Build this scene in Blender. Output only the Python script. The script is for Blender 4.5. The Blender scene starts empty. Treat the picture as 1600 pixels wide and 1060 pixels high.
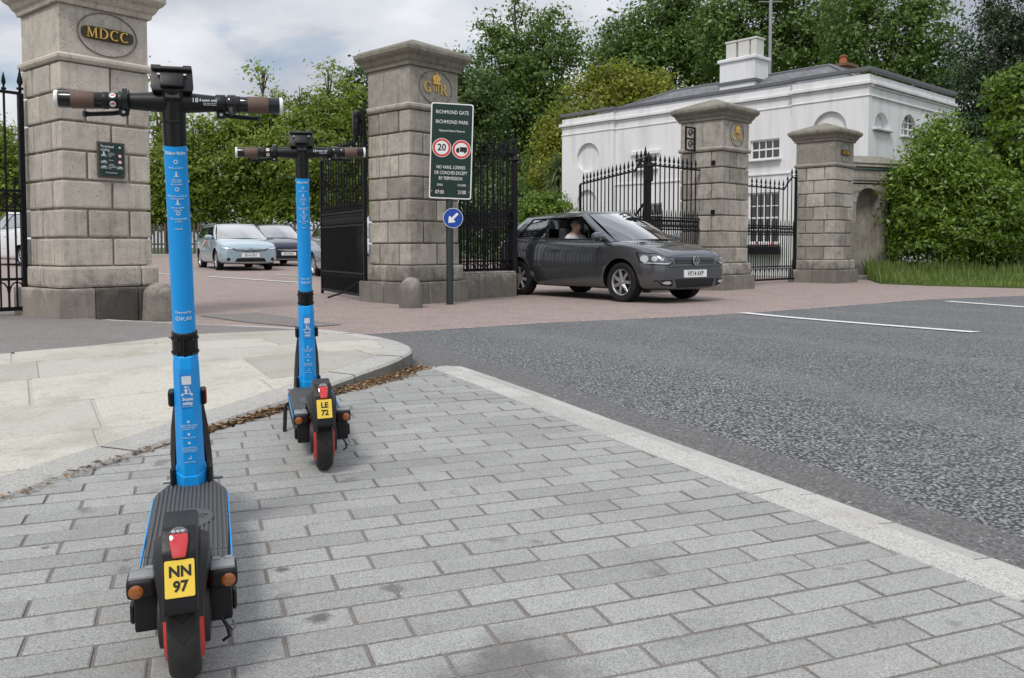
import bpy, bmesh, math, random
import numpy as np
from mathutils import Vector, Matrix, noise
from mathutils.bvhtree import BVHTree
from mathutils.geometry import delaunay_2d_cdt
random.seed(7); np.random.seed(7)
R = math.radians
scene = bpy.context.scene
COL = scene.collection
# ---------------------------------------------------------------- layout: camera, ground height, pixel -> ground
F_PX, PITCH, HORIZON, CAM_H = 1350.0, math.radians(2.7), 387.0, 0.84
CY = HORIZON + F_PX * math.tan(PITCH)
P2X, P2Y = -1.50, 12.75
def base_z(y):
    y = max(y, -3.0)
    if y < 4.6: return -0.05 + 0.025 * y
    if y > 11.0: return 0.0
    t = (y - 4.6) / 6.4
    return (2*t**3 - 3*t*t + 1) * 0.065 + (t**3 - 2*t*t + t) * 6.4 * 0.025
def G(x, y):
    n = ((y - P2Y) - (x - P2X)) * 0.7071
    q = n - 2.0
    s = 0.0 if q < -6 else (q if q > 6 else (q + 6) ** 2 / 24.0)
    return base_z(y) + 0.0115 * min(s, 60.0)
def ray(px, py):
    u = (px - 800.0) / F_PX; v = (CY - py) / F_PX
    c, s = math.cos(PITCH), math.sin(PITCH)
    return (u, c + v * s, -s + v * c)
def at(px, py, Y):
    d = ray(px, py); t = Y / d[1]
    return (d[0] * t, Y, CAM_H + d[2] * t)
def gnd(px, py, dz=0.0):
    d = ray(px, py); z = dz; x = y = 0.0
    for _ in range(40):
        t = (z - CAM_H) / d[2]
        x, y = d[0] * t, d[1] * t
        z = 0.5 * z + 0.5 * (G(x, y) + dz)
    return (x, y)
# ---------------------------------------------------------------- camera
cam_data = bpy.data.cameras.new('camera'); cam = bpy.data.objects.new('camera', cam_data); COL.objects.link(cam)
cam.location = (0, 0, CAM_H); cam.rotation_euler = (math.pi / 2 - PITCH, 0, 0)
cam_data.sensor_width = 36.0; cam_data.lens = 36.0 * F_PX / 1600.0
cam_data.shift_y = -(530.0 - CY) / 1600.0
cam_data.clip_start = 0.05; cam_data.clip_end = 2000
scene.camera = cam
# ---------------------------------------------------------------- world: cloudy day
SUN_ELEV, SUN_AZ = R(52), R(200)          # azimuth clockwise from +Y
world = bpy.data.worlds.new('World'); scene.world = world; world.use_nodes = True
wn, wl = world.node_tree.nodes, world.node_tree.links
wn.clear()
def wnode(t, **k):
    n = wn.new(t)
    for a, b in k.items(): setattr(n, a, b)
    return n
out = wnode('ShaderNodeOutputWorld'); bg = wnode('ShaderNodeBackground'); wl.new(bg.outputs[0], out.inputs[0])
sky = wnode('ShaderNodeTexSky', sky_type='NISHITA', sun_disc=False)
sky.sun_elevation = SUN_ELEV; sky.sun_rotation = SUN_AZ; sky.air_density = 1.0; sky.dust_density = 2.0; sky.ozone_density = 1.5
tc = wnode('ShaderNodeTexCoord')
sep = wnode('ShaderNodeSeparateXYZ'); wl.new(tc.outputs['Generated'], sep.inputs[0])
mx = wnode('ShaderNodeMath', operation='MAXIMUM'); wl.new(sep.outputs[2], mx.inputs[0]); mx.inputs[1].default_value = 0.0
ad = wnode('ShaderNodeMath', operation='ADD'); wl.new(mx.outputs[0], ad.inputs[0]); ad.inputs[1].default_value = 0.22
dv = wnode('ShaderNodeVectorMath', operation='DIVIDE'); wl.new(tc.outputs['Generated'], dv.inputs[0])
cmb = wnode('ShaderNodeCombineXYZ')
for i in range(3): wl.new(ad.outputs[0], cmb.inputs[i])
wl.new(cmb.outputs[0], dv.inputs[1])                       # plane-projected cloud layer
n1 = wnode('ShaderNodeTexNoise'); n1.inputs['Scale'].default_value = 1.9; n1.inputs['Detail'].default_value = 7; n1.inputs['Roughness'].default_value = 0.55; n1.inputs['Distortion'].default_value = 0.25
wl.new(dv.outputs[0], n1.inputs['Vector'])
cover = wnode('ShaderNodeValToRGB'); cover.color_ramp.elements[0].position = 0.28; cover.color_ramp.elements[1].position = 0.47
wl.new(n1.outputs[0], cover.inputs[0])
n2 = wnode('ShaderNodeTexNoise'); n2.inputs['Scale'].default_value = 1.5; n2.inputs['Detail'].default_value = 6; n2.inputs['Roughness'].default_value = 0.5
n2m = wnode('ShaderNodeVectorMath', operation='ADD'); n2m.inputs[1].default_value = (3.1, 1.7, 0.4)
wl.new(dv.outputs[0], n2m.inputs[0]); wl.new(n2m.outputs[0], n2.inputs['Vector'])
cl = wnode('ShaderNodeValToRGB')
cl.color_ramp.elements[0].position = 0.33; cl.color_ramp.elements[0].color = (3.0, 3.25, 3.75, 1)
cl.color_ramp.elements[1].position = 0.68; cl.color_ramp.elements[1].color = (6.9, 7.05, 7.3, 1)
wl.new(n2.outputs[0], cl.inputs[0])
zb = wnode('ShaderNodeMath', operation='MULTIPLY_ADD'); wl.new(mx.outputs[0], zb.inputs[0]); zb.inputs[1].default_value = 1.1; zb.inputs[2].default_value = 0.9   # overcast skies brighten towards the zenith
clz = wnode('ShaderNodeVectorMath', operation='SCALE'); wl.new(cl.outputs[0], clz.inputs[0]); wl.new(zb.outputs[0], clz.inputs['Scale'])
mix = wnode('ShaderNodeMix', data_type='RGBA'); wl.new(cover.outputs[0], mix.inputs['Factor'])
wl.new(sky.outputs[0], mix.inputs['A']); wl.new(clz.outputs[0], mix.inputs['B'])
wl.new(mix.outputs['Result'], bg.inputs['Color']); bg.inputs['Strength'].default_value = 0.085
# ---------------------------------------------------------------- sun through thin cloud
sd = bpy.data.lights.new('sun', 'SUN'); sd.energy = 1.5; sd.angle = R(14); sd.color = (1.0, 0.96, 0.9)
sun = bpy.data.objects.new('sun', sd); COL.objects.link(sun)
to_sun = Vector((math.sin(SUN_AZ) * math.cos(SUN_ELEV), math.cos(SUN_AZ) * math.cos(SUN_ELEV), math.sin(SUN_ELEV)))
sun.rotation_euler = to_sun.to_track_quat('Z', 'Y').to_euler()
scene.view_settings.view_transform = 'Standard'; scene.view_settings.look = 'None'
scene.view_settings.exposure = 0.55; scene.view_settings.gamma = 1.0
scene.render.engine = 'CYCLES'
scene.cycles.max_bounces = 6; scene.cycles.transparent_max_bounces = 12
scene.cycles.use_denoising = True

# ---------------------------------------------------------------- materials
MATS = {}
class NT:
    """small helper around a material node tree"""
    def __init__(s, name):
        s.m = bpy.data.materials.new(name); s.m.use_nodes = True
        s.t = s.m.node_tree; s.n = s.t.nodes; s.l = s.t.links
        s.b = s.n['Principled BSDF']; MATS[name] = s.m
    def node(s, t, ins=None, **k):
        n = s.n.new(t)
        for a, b in k.items(): setattr(n, a, b)
        for a, b in (ins or {}).items():
            if hasattr(b, 'is_output'): s.l.new(b, n.inputs[a])
            else: n.inputs[a].default_value = b
        return n
    def coord(s, kind='Object'): return s.node('ShaderNodeTexCoord').outputs[kind]
    def pos(s): return s.node('ShaderNodeNewGeometry').outputs['Position']
    def noise(s, scale, detail=4, rough=0.55, vec=None, dist=0.0):
        n = s.node('ShaderNodeTexNoise', {'Scale': scale, 'Detail': detail, 'Roughness': rough, 'Distortion': dist})
        if vec is not None: s.l.new(vec, n.inputs['Vector'])
        return n.outputs[0]
    def ramp(s, fac, stops):
        r = s.node('ShaderNodeValToRGB', {0: fac}); e = r.color_ramp.elements
        while len(e) < len(stops): e.new(0.5)
        for q, (p, c) in zip(e, stops):
            q.position = p; q.color = (c, c, c, 1) if isinstance(c, (int, float)) else (*c, 1)
        return r.outputs[0]
    def mix(s, fac, a, b, blend='MIX'):
        n = s.node('ShaderNodeMix', data_type='RGBA', blend_type=blend)
        for k, v in (('Factor', fac), ('A', a), ('B', b)):
            sock = [i for i in n.inputs if i.name == k and (i.type == 'RGBA' or (k == 'Factor' and i.type == 'VALUE'))][0]
            if hasattr(v, 'is_output'): s.l.new(v, sock)
            else: sock.default_value = v if k == 'Factor' else (*v, 1)
        return [o for o in n.outputs if o.type == 'RGBA'][0]
    def math(s, op, a, b=0.0):
        return s.node('ShaderNodeMath', {0: a, 1: b}, operation=op).outputs[0]
    def bump(s, h, strength=0.3, dist=0.01, prev=None):
        n = s.node('ShaderNodeBump', {'Height': h, 'Strength': strength, 'Distance': dist})
        if prev is not None: s.l.new(prev, n.inputs['Normal'])
        s.l.new(n.outputs[0], s.b.inputs['Normal']); return n.outputs[0]
    def out(s, col=None, rough=None, metal=None, **k):
        for key, v in (('Base Color', col), ('Roughness', rough), ('Metallic', metal)):
            if v is None: continue
            if hasattr(v, 'is_output'): s.l.new(v, s.b.inputs[key])
            else: s.b.inputs[key].default_value = (*v, 1) if key == 'Base Color' else v
        for a, b in k.items(): s.b.inputs[a.replace('_', ' ')].default_value = b
        return s.m
def rand_mul(t, col, lo, hi):
    oi = t.node('ShaderNodeObjectInfo').outputs['Random']
    return t.mix(1.0, col, t.ramp(oi, [(0, lo), (1, hi)]), 'MULTIPLY')
def plain(name, col, rough=0.5, metal=0.0, grain=0.06, scale=30, bump=0.0, **k):
    t = NT(name); n = t.noise(scale, 4, 0.6, t.coord())
    c = t.mix(n, tuple(max(0, v * (1 - grain)) for v in col), tuple(min(1, v * (1 + grain)) for v in col))
    if bump: t.bump(n, bump, 0.004)
    rr = t.ramp(n, [(0.3, max(0.03, rough - 0.06)), (0.7, min(1, rough + 0.06))])
    return t.out(c, rr, metal, **k)

def make_stone(name, a, b, dark, lo, hi):
    t = NT(name); p = t.pos()
    big = t.noise(1.6, 6, 0.65, p); mid = t.noise(8, 7, 0.7, p); fine = t.noise(60, 5, 0.75, p); blot = t.noise(3.6, 8, 0.72, p, 0.6)
    run = t.noise(2.2, 5, 0.65, t.node('ShaderNodeVectorMath', {0: p, 1: (6.0, 6.0, 0.55)}, operation='MULTIPLY').outputs[0])
    c = t.mix(t.ramp(mid, [(0.3, 0.0), (0.7, 1.0)]), a, b); c = rand_mul(t, c, lo, hi)
    c = t.mix(t.ramp(blot, [(0.53, 0.0), (0.68, 0.65)]), c, dark)
    c = t.mix(t.ramp(run, [(0.52, 0.0), (0.72, 0.6)]), c, tuple(v * 0.8 for v in dark))
    c = t.mix(t.ramp(big, [(0.5, 0.0), (0.66, 0.4)]), c, tuple(min(1, v * 1.18) for v in b))
    pit = t.node('ShaderNodeTexVoronoi', {'Scale': 26.0, 'Vector': p}).outputs['Distance']
    pm = t.math('MULTIPLY', t.ramp(pit, [(0.10, 1.0), (0.2, 0.0)]), t.ramp(blot, [(0.44, 0.0), (0.52, 1.0)]))
    c = t.mix(t.math('MULTIPLY', pm, 0.85), c, tuple(v * 0.35 for v in dark))
    c = t.mix(t.ramp(fine, [(0.30, 0.55), (0.44, 0.0)]), c, tuple(v * 0.5 for v in dark))
    sp = t.node('ShaderNodeSeparateXYZ', {0: p}).outputs[2]       # splash dirt and algae near the ground, ragged edge
    st = t.math('SUBTRACT', t.math('MULTIPLY', blot, 1.1), sp)
    c = t.mix(t.ramp(st, [(0.0, 0.0), (0.25, 0.6)]), c, tuple(v * 0.5 for v in dark))
    h = t.math('ADD', t.math('MULTIPLY', mid, 0.7), t.math('MULTIPLY', fine, 0.3))
    n1 = t.bump(h, 0.7, 0.02)
    t.bump(t.math('SUBTRACT', 1.0, pm), 0.5, 0.01, n1)
    return t.out(c, 0.9)
make_stone('stone_pale', (0.42, 0.375, 0.325), (0.56, 0.505, 0.44), (0.27, 0.235, 0.195), 0.84, 1.1)
make_stone('stone_grey', (0.285, 0.262, 0.225), (0.45, 0.415, 0.36), (0.14, 0.128, 0.11), 0.64, 1.2)
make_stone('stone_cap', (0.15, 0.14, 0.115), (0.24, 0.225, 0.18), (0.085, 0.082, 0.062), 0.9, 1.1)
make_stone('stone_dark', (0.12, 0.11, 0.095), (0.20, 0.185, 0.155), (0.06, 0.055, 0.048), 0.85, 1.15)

def make_paver():
    t = NT('paver'); p = t.pos()
    v = t.node('ShaderNodeTexVoronoi', {'Scale': 330.0, 'Vector': p})
    cell = t.ramp(v.outputs['Color'], [(0.1, (0.19, 0.19, 0.183)), (0.35, (0.285, 0.285, 0.275)), (0.7, (0.345, 0.345, 0.335)), (0.95, (0.45, 0.45, 0.44))])
    c = rand_mul(t, cell, 0.86, 1.08)
    big = t.noise(2.1, 5, 0.6, p)
    c = t.mix(t.ramp(big, [(0.5, 0.0), (0.75, 0.4)]), c, (0.185, 0.18, 0.17))
    spot = t.noise(6.5, 3, 0.5, p)
    c = t.mix(t.ramp(spot, [(0.66, 0.0), (0.74, 0.6)]), c, (0.115, 0.11, 0.105))
    c = t.mix(t.ramp(t.noise(4.3, 6, 0.7, p), [(0.5, 0.0), (0.7, 0.25)]), c, (0.30, 0.265, 0.235))
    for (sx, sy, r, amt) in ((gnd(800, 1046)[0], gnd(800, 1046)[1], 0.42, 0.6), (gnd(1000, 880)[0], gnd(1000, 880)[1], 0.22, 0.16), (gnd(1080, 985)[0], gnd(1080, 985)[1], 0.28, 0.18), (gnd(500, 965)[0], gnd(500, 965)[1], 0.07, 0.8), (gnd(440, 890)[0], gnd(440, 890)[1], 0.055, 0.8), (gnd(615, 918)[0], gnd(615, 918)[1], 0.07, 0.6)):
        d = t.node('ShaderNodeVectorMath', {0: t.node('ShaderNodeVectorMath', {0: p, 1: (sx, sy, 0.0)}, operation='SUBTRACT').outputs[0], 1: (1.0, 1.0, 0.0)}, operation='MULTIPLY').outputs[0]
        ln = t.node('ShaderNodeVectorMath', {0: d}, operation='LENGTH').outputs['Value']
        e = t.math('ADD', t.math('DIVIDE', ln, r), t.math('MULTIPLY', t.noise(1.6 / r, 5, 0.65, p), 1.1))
        c = t.mix(t.ramp(e, [(0.75, amt), (1.0, 0.0)]), c, (0.07, 0.066, 0.062))     # dark blotches at set points, edges broken by noise
    c = t.mix(t.ramp(t.node('ShaderNodeTexVoronoi', {'Scale': 3.3, 'Vector': p}).outputs['Distance'], [(0.03, 0.75), (0.045, 0.0)]), c, (0.1, 0.095, 0.09))   # chewing gum
    t.bump(t.math('ADD', v.outputs['Distance'], t.noise(120, 3, 0.6, p)), 0.28, 0.003)
    return t.out(c, 0.82)
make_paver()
def make_speckle(name, stops, scale, lo=0.9, hi=1.08, stain=(0.3, 0.27, 0.23), amt=0.35, rough=0.85, bs=0.3):
    t = NT(name); p = t.pos()
    v = t.node('ShaderNodeTexVoronoi', {'Scale': scale, 'Vector': p})
    c = rand_mul(t, t.ramp(v.outputs['Color'], stops), lo, hi)
    c = t.mix(t.ramp(t.noise(2.4, 6, 0.65, p), [(0.48, 0.0), (0.72, amt)]), c, stain)
    c = t.mix(t.ramp(t.noise(11, 5, 0.7, p), [(0.58, 0.0), (0.75, amt * 0.8)]), c, tuple(q * 0.6 for q in stain))
    t.bump(t.math('ADD', v.outputs['Distance'], t.noise(60, 4, 0.6, p)), bs, 0.004)
    return t.out(c, rough)
make_speckle('kerb_granite', [(0.1, (0.25, 0.24, 0.225)), (0.4, (0.40, 0.39, 0.37)), (0.9, (0.52, 0.51, 0.485))], 240, 0.85, 1.1, (0.25, 0.23, 0.2), 0.5)
make_speckle('kerb_edge', [(0.1, (0.36, 0.35, 0.33)), (0.9, (0.50, 0.49, 0.465))], 300, 0.85, 1.1, (0.28, 0.26, 0.23), 0.4)
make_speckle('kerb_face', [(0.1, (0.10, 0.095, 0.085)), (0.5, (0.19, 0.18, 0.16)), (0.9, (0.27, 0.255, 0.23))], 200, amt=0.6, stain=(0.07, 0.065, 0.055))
make_speckle('flagstone', [(0.1, (0.37, 0.35, 0.305)), (0.5, (0.44, 0.42, 0.37)), (0.9, (0.50, 0.475, 0.42))], 160, 0.8, 1.1, (0.29, 0.265, 0.215), 0.7, 0.85, 0.18)
make_speckle('joint_sand', [(0.1, (0.12, 0.106, 0.098)), (0.5, (0.19, 0.17, 0.158)), (0.9, (0.26, 0.235, 0.22))], 420, 1, 1, (0.12, 0.1, 0.09), 0.4)
make_speckle('flag_joint', [(0.1, (0.33, 0.31, 0.28)), (0.9, (0.55, 0.53, 0.48))], 300, 1, 1)
make_speckle('red_asphalt', [(0.05, (0.15, 0.115, 0.10)), (0.35, (0.265, 0.205, 0.182)), (0.75, (0.325, 0.255, 0.23)), (0.97, (0.46, 0.39, 0.36))], 75, 1, 1, (0.2, 0.165, 0.15), 0.7, 0.9, 0.5)
make_speckle('foot_asphalt', [(0.05, (0.11, 0.10, 0.098)), (0.5, (0.185, 0.168, 0.16)), (0.95, (0.29, 0.265, 0.255))], 140, 1, 1, (0.13, 0.118, 0.11), 0.5, 0.9, 0.4)
make_speckle('gutter_asphalt', [(0.05, (0.06, 0.06, 0.06)), (0.5, (0.115, 0.114, 0.114)), (0.86, (0.17, 0.168, 0.167)), (0.97, (0.36, 0.36, 0.355))], 110, 1, 1, (0.11, 0.10, 0.095), 0.5, 0.88, 0.4)
def make_road():
    t = NT('road_asphalt'); p = t.pos()
    wv = t.node('ShaderNodeVectorMath', {0: p, 1: (1.0, 1.0, 1.0)}, operation='MULTIPLY').outputs[0]
    v = t.node('ShaderNodeTexVoronoi', {'Scale': 72.0, 'Randomness': 1.0, 'Vector': wv})
    vd = v.outputs['Distance']
    stone = t.ramp(v.outputs['Color'], [(0.05, (0.10, 0.102, 0.108)), (0.45, (0.215, 0.22, 0.23)), (0.8, (0.32, 0.325, 0.335)), (0.985, (0.55, 0.55, 0.55))])
    c = t.mix(t.ramp(vd, [(0.42, 0.0), (0.62, 1.0)]), stone, (0.03, 0.03, 0.032))
    c = t.mix(t.ramp(t.noise(0.7, 4, 0.6, p), [(0.45, 0.0), (0.75, 0.35)]), c, (0.12, 0.12, 0.122))
    q = t.node('ShaderNodeVectorMath', {0: p, 1: (0.8944, 0.4472, 0.0)}, operation='DOT_PRODUCT').outputs['Value']
    trk = t.math('SINE', t.math('ADD', t.math('MULTIPLY', q, 3.6), t.math('MULTIPLY', t.noise(0.5, 3, 0.5, p), 2.2)))
    c = t.mix(t.ramp(trk, [(0.55, 0.0), (0.95, 0.3)]), c, (0.19, 0.19, 0.192))                    # wheel-polished tracks
    c = t.mix(t.ramp(t.noise(1.6, 7, 0.7, p), [(0.55, 0.0), (0.68, 0.35)]), c, (0.06, 0.06, 0.062))
    h = t.ramp(vd, [(0.05, 1.0), (0.6, 0.0)])
    n1 = t.bump(h, 0.85, 0.008)
    t.bump(v.outputs['Color'], 0.5, 0.006, n1)
    return t.out(c, 0.72)
make_road()
def make_paint_line():
    t = NT('road_paint'); p = t.pos()
    c = t.mix(t.ramp(t.noise(55, 5, 0.7, p), [(0.5, 0.0), (0.68, 0.7)]), (0.72, 0.72, 0.69), (0.2, 0.19, 0.18))
    return t.out(c, 0.7)
make_paint_line()
make_speckle('worn_joint', [(0.1, (0.16, 0.15, 0.14)), (0.5, (0.30, 0.285, 0.27)), (0.9, (0.5, 0.49, 0.47))], 22, 1, 1, (0.14, 0.13, 0.12), 0.9)
def make_grass_ground():
    t = NT('grass_ground'); p = t.pos()
    c = t.mix(t.noise(3, 6, 0.65, p), (0.05, 0.085, 0.018), (0.10, 0.14, 0.035))
    t.bump(t.noise(40, 5, 0.7, p), 0.8, 0.03); return t.out(c, 0.95)
make_grass_ground()
def make_leaf(name, a, b, c2, trans=0.35, rough=0.5):
    t = NT(name); g = t.node('ShaderNodeNewGeometry').outputs['Random Per Island']
    col = t.ramp(g, [(0.0, a), (0.55, b), (1.0, c2)])
    col = t.mix(t.ramp(t.noise(0.35, 3, 0.5, t.pos()), [(0.4, 0.0), (0.7, 0.5)]), col, tuple(v * 0.72 for v in a))
    t.out(col, rough)
    tr = t.node('ShaderNodeBsdfTranslucent', {'Color': t.mix(0.5, col, tuple(min(1, v * 1.5) for v in b))})
    mx = t.node('ShaderNodeMixShader', {0: trans, 1: t.b.outputs[0], 2: tr.outputs[0]})
    t.l.new(mx.outputs[0], t.n['Material Output'].inputs[0]); return t.m
make_leaf('leaf_lime', (0.11, 0.17, 0.02), (0.22, 0.30, 0.04), (0.31, 0.38, 0.065), 0.45)
make_leaf('leaf_dark', (0.045, 0.093, 0.024), (0.083, 0.150, 0.033), (0.128, 0.210, 0.045))
make_leaf('leaf_olive', (0.103, 0.132, 0.011), (0.218, 0.247, 0.021), (0.380, 0.391, 0.040))
make_leaf('leaf_ash', (0.061, 0.121, 0.024), (0.121, 0.209, 0.041), (0.189, 0.290, 0.068))
make_leaf('leaf_yew', (0.016, 0.039, 0.014), (0.031, 0.065, 0.022), (0.058, 0.101, 0.029), 0.15)
make_leaf('leaf_bright', (0.072, 0.138, 0.014), (0.144, 0.240, 0.024), (0.240, 0.360, 0.054), 0.35, 0.38)
make_leaf('leaf_grass', (0.088, 0.150, 0.025), (0.150, 0.225, 0.044), (0.263, 0.325, 0.088))
make_leaf('leaf_palm', (0.10, 0.15, 0.05), (0.16, 0.21, 0.08), (0.25, 0.28, 0.12))
make_leaf('leaf_litter', (0.12, 0.065, 0.03), (0.25, 0.145, 0.07), (0.42, 0.3, 0.17), 0.0, 0.9)
def make_bark():
    t = NT('bark'); p = t.pos()
    n = t.noise(6, 6, 0.7, t.node('ShaderNodeVectorMath', {0: p, 1: (3, 3, 0.6)}, operation='MULTIPLY').outputs[0])
    t.bump(n, 0.8, 0.05); return t.out(t.mix(n, (0.035, 0.028, 0.02), (0.13, 0.105, 0.08)), 0.95)
make_bark()
def make_stucco():
    t = NT('white_stucco'); p = t.pos()
    st = t.noise(1.2, 5, 0.6, t.node('ShaderNodeVectorMath', {0: p, 1: (2.5, 2.5, 0.35)}, operation='MULTIPLY').outputs[0])
    c = t.mix(t.ramp(st, [(0.46, 0.0), (0.74, 0.6)]), (0.70, 0.70, 0.71), (0.47, 0.475, 0.48))
    t.bump(t.noise(35, 4, 0.6, p), 0.12, 0.01); return t.out(c, 0.8)
make_stucco()
def make_slate():
    t = NT('slate'); br = t.node('ShaderNodeTexBrick', {'Vector': t.coord('UV'), 'Scale': 1.0, 'Mortar Size': 0.012, 'Brick Width': 0.3, 'Row Height': 0.2, 'Color1': (0.085, 0.09, 0.105, 1), 'Color2': (0.16, 0.165, 0.18, 1), 'Mortar': (0.03, 0.03, 0.035, 1)})
    c = t.mix(t.ramp(t.noise(2.0, 5, 0.6, t.pos()), [(0.45, 0.0), (0.75, 0.45)]), br.outputs[0], (0.2, 0.19, 0.16))
    t.bump(br.outputs[1], -0.5, 0.02); return t.out(c, 0.6)
make_slate()
def car_paint(name, col, metal=0.6, rough=0.32):
    t = NT(name); n = t.noise(3, 2, 0.5, t.coord())
    c = t.mix(n, tuple(v * 0.96 for v in col), tuple(min(1, v * 1.04) for v in col))
    d = t.noise(5, 5, 0.6, t.coord())
    return t.out(c, t.ramp(d, [(0.35, rough - 0.03), (0.7, rough + 0.03)]), metal, Coat_Weight=1.0, Coat_Roughness=0.03)
car_paint('paint_grey', (0.125, 0.132, 0.142), 0.8, 0.24); car_paint('paint_ice', (0.36, 0.47, 0.53), 0.45)
car_paint('paint_navy', (0.022, 0.026, 0.06)); car_paint('paint_silver', (0.4, 0.41, 0.43)); car_paint('paint_white', (0.75, 0.76, 0.77), 0.0)
def make_glass(name, tint, mixf, base=0.2):
    t = NT(name); t.out((0.012, 0.014, 0.016), 0.03, 0.0, Specular_IOR_Level=0.9)
    tr = t.node('ShaderNodeBsdfTransparent', {'Color': (*tint, 1)})
    lw = t.node('ShaderNodeFresnel', {'IOR': 1.5}).outputs[0]
    f = t.math('MAXIMUM', t.math('MULTIPLY', lw, 1.3), mixf)
    mx = t.node('ShaderNodeMixShader', {0: f, 1: tr.outputs[0], 2: t.b.outputs[0]})
    gl = t.node('ShaderNodeBsdfGlossy', {'Color': (1, 1, 1, 1), 'Roughness': 0.02})
    mx2 = t.node('ShaderNodeMixShader', {0: t.math('MINIMUM', t.math('ADD', t.math('MULTIPLY', lw, 2.2 if base > 0.1 else 1.2), base), 0.9), 1: mx.outputs[0], 2: gl.outputs[0]})
    t.l.new(mx2.outputs[0], t.n['Material Output'].inputs[0]); return t.m
make_glass('car_glass', (0.42, 0.46, 0.45), 0.2); make_glass('window_glass', (0.25, 0.27, 0.28), 0.5, 0.02)
make_glass('lamp_glass', (0.85, 0.87, 0.9), 0.05)
def make_tyre():
    t = NT('tyre_tread'); p = t.coord()
    s = t.node('ShaderNodeSeparateXYZ', {0: p}).outputs
    ang = t.math('ARCTAN2', s[2], s[1]); ax = t.math('ABSOLUTE', s[0])
    w = t.math('SINE', t.math('ADD', t.math('MULTIPLY', ang, 16.0), t.math('MULTIPLY', ax, 130.0)))
    g = t.ramp(w, [(0.62, 1.0), (0.8, 0.0)])
    n = t.noise(60, 4, 0.6, p)
    t.bump(g, 0.9, 0.004)
    c = t.mix(n, (0.010, 0.010, 0.010), (0.028, 0.027, 0.026))
    return t.out(c, 0.75)
make_tyre()
plain('tyre', (0.012, 0.012, 0.012), 0.8, grain=0.3, Specular_IOR_Level=0.3); plain('alloy', (0.5, 0.5, 0.5), 0.35, 0.8)
plain('black_plastic', (0.006, 0.006, 0.007), 0.45, grain=0.25, scale=60, Specular_IOR_Level=0.35); plain('grey_plastic', (0.02, 0.02, 0.022), 0.6, grain=0.2, bump=0.1, scale=200)
plain('dark_rubber', (0.075, 0.075, 0.079), 0.75, grain=0.25, scale=90, bump=0.1); plain('gloss_black', (0.008, 0.008, 0.009), 0.16, grain=0.2)
plain('silver_plastic', (0.26, 0.265, 0.275), 0.38, 0.2, grain=0.15); plain('brown_grip', (0.115, 0.07, 0.052), 0.7, grain=0.15, scale=120, bump=0.15)
def make_blue():
    t = NT('scooter_blue'); p = t.coord()
    c = t.mix(t.noise(12, 4, 0.6, p), (0.004, 0.30, 0.76), (0.012, 0.335, 0.83))
    c = t.mix(t.ramp(t.noise(9, 6, 0.7, p), [(0.60, 0.0), (0.78, 0.22)]), c, (0.16, 0.25, 0.36))        # road dust film
    c = t.mix(t.ramp(t.noise(46, 3, 0.6, p), [(0.73, 0.0), (0.78, 0.6)]), c, (0.2, 0.17, 0.15))         # scuffs
    return t.out(c, t.ramp(t.noise(20, 5, 0.6, p), [(0.35, 0.32), (0.7, 0.5)]), 0.0, Specular_IOR_Level=0.4)
make_blue()
plain('white_print', (0.72, 0.76, 0.8), 0.5); plain('white_cap', (0.72, 0.72, 0.70), 0.5); plain('sticker_film', (0.035, 0.26, 0.66), 0.3, grain=0.05)
plain('plate_yellow', (0.78, 0.55, 0.06), 0.45, grain=0.05); plain('plate_white', (0.78, 0.78, 0.77), 0.4, grain=0.04); plain('print_black', (0.012, 0.012, 0.012), 0.5)
plain('red_lens', (0.5, 0.01, 0.015), 0.12, Coat_Weight=1.0); plain('amber_lens', (0.30, 0.085, 0.008), 0.15, Coat_Weight=1.0); plain('clear_lens', (0.4, 0.4, 0.42), 0.12, 0.4)
plain('red_rim', (0.52, 0.025, 0.02), 0.4); plain('bolt_steel', (0.4, 0.4, 0.4), 0.35, 0.9); plain('orange_reflector', (0.75, 0.13, 0.02), 0.25)
plain('iron_black', (0.004, 0.004, 0.0055), 0.5, grain=0.4, scale=25, bump=0.15, Specular_IOR_Level=0.25); plain('sign_green', (0.004, 0.024, 0.019), 0.4, grain=0.08)
plain('sign_white', (0.75, 0.76, 0.75), 0.45, grain=0.03); plain('sign_red', (0.58, 0.045, 0.035), 0.45); plain('sign_blue', (0.008, 0.055, 0.33), 0.4); plain('post_green', (0.018, 0.03, 0.026), 0.5)
plain('gold', (0.78, 0.50, 0.13), 0.35, 0.75, grain=0.12); plain('gold_dark', (0.05, 0.035, 0.02), 0.7)
plain('lead_grey', (0.115, 0.12, 0.13), 0.65, grain=0.15, scale=4); plain('timber_grey', (0.08, 0.068, 0.055), 0.9, grain=0.4, scale=8)
plain('lamp_bright', (0.62, 0.64, 0.66), 0.16, 0.55, Coat_Weight=1.0); plain('lamp_grey', (0.10, 0.105, 0.11), 0.12, 0.5, Coat_Weight=1.0); plain('chrome', (0.7, 0.7, 0.72), 0.12, 1.0); plain('interior', (0.012, 0.012, 0.013), 0.8); plain('seat_fabric', (0.03, 0.03, 0.033), 0.9)
plain('skin', (0.42, 0.26, 0.195), 0.55, grain=0.08); plain('shirt_pale', (0.52, 0.5, 0.55), 0.85, grain=0.06); plain('hair_grey', (0.2, 0.17, 0.15), 0.8, grain=0.3, scale=80)
plain('frame_white', (0.72, 0.72, 0.71), 0.5); plain('terracotta', (0.3, 0.09, 0.045), 0.85, grain=0.25); plain('brick_brown', (0.16, 0.09, 0.06), 0.9, grain=0.3)
plain('pot_pale', (0.55, 0.54, 0.52), 0.85, grain=0.15); plain('flower_red', (0.45, 0.015, 0.03), 0.6); plain('copper_green', (0.2, 0.3, 0.26), 0.8, grain=0.3)
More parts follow.
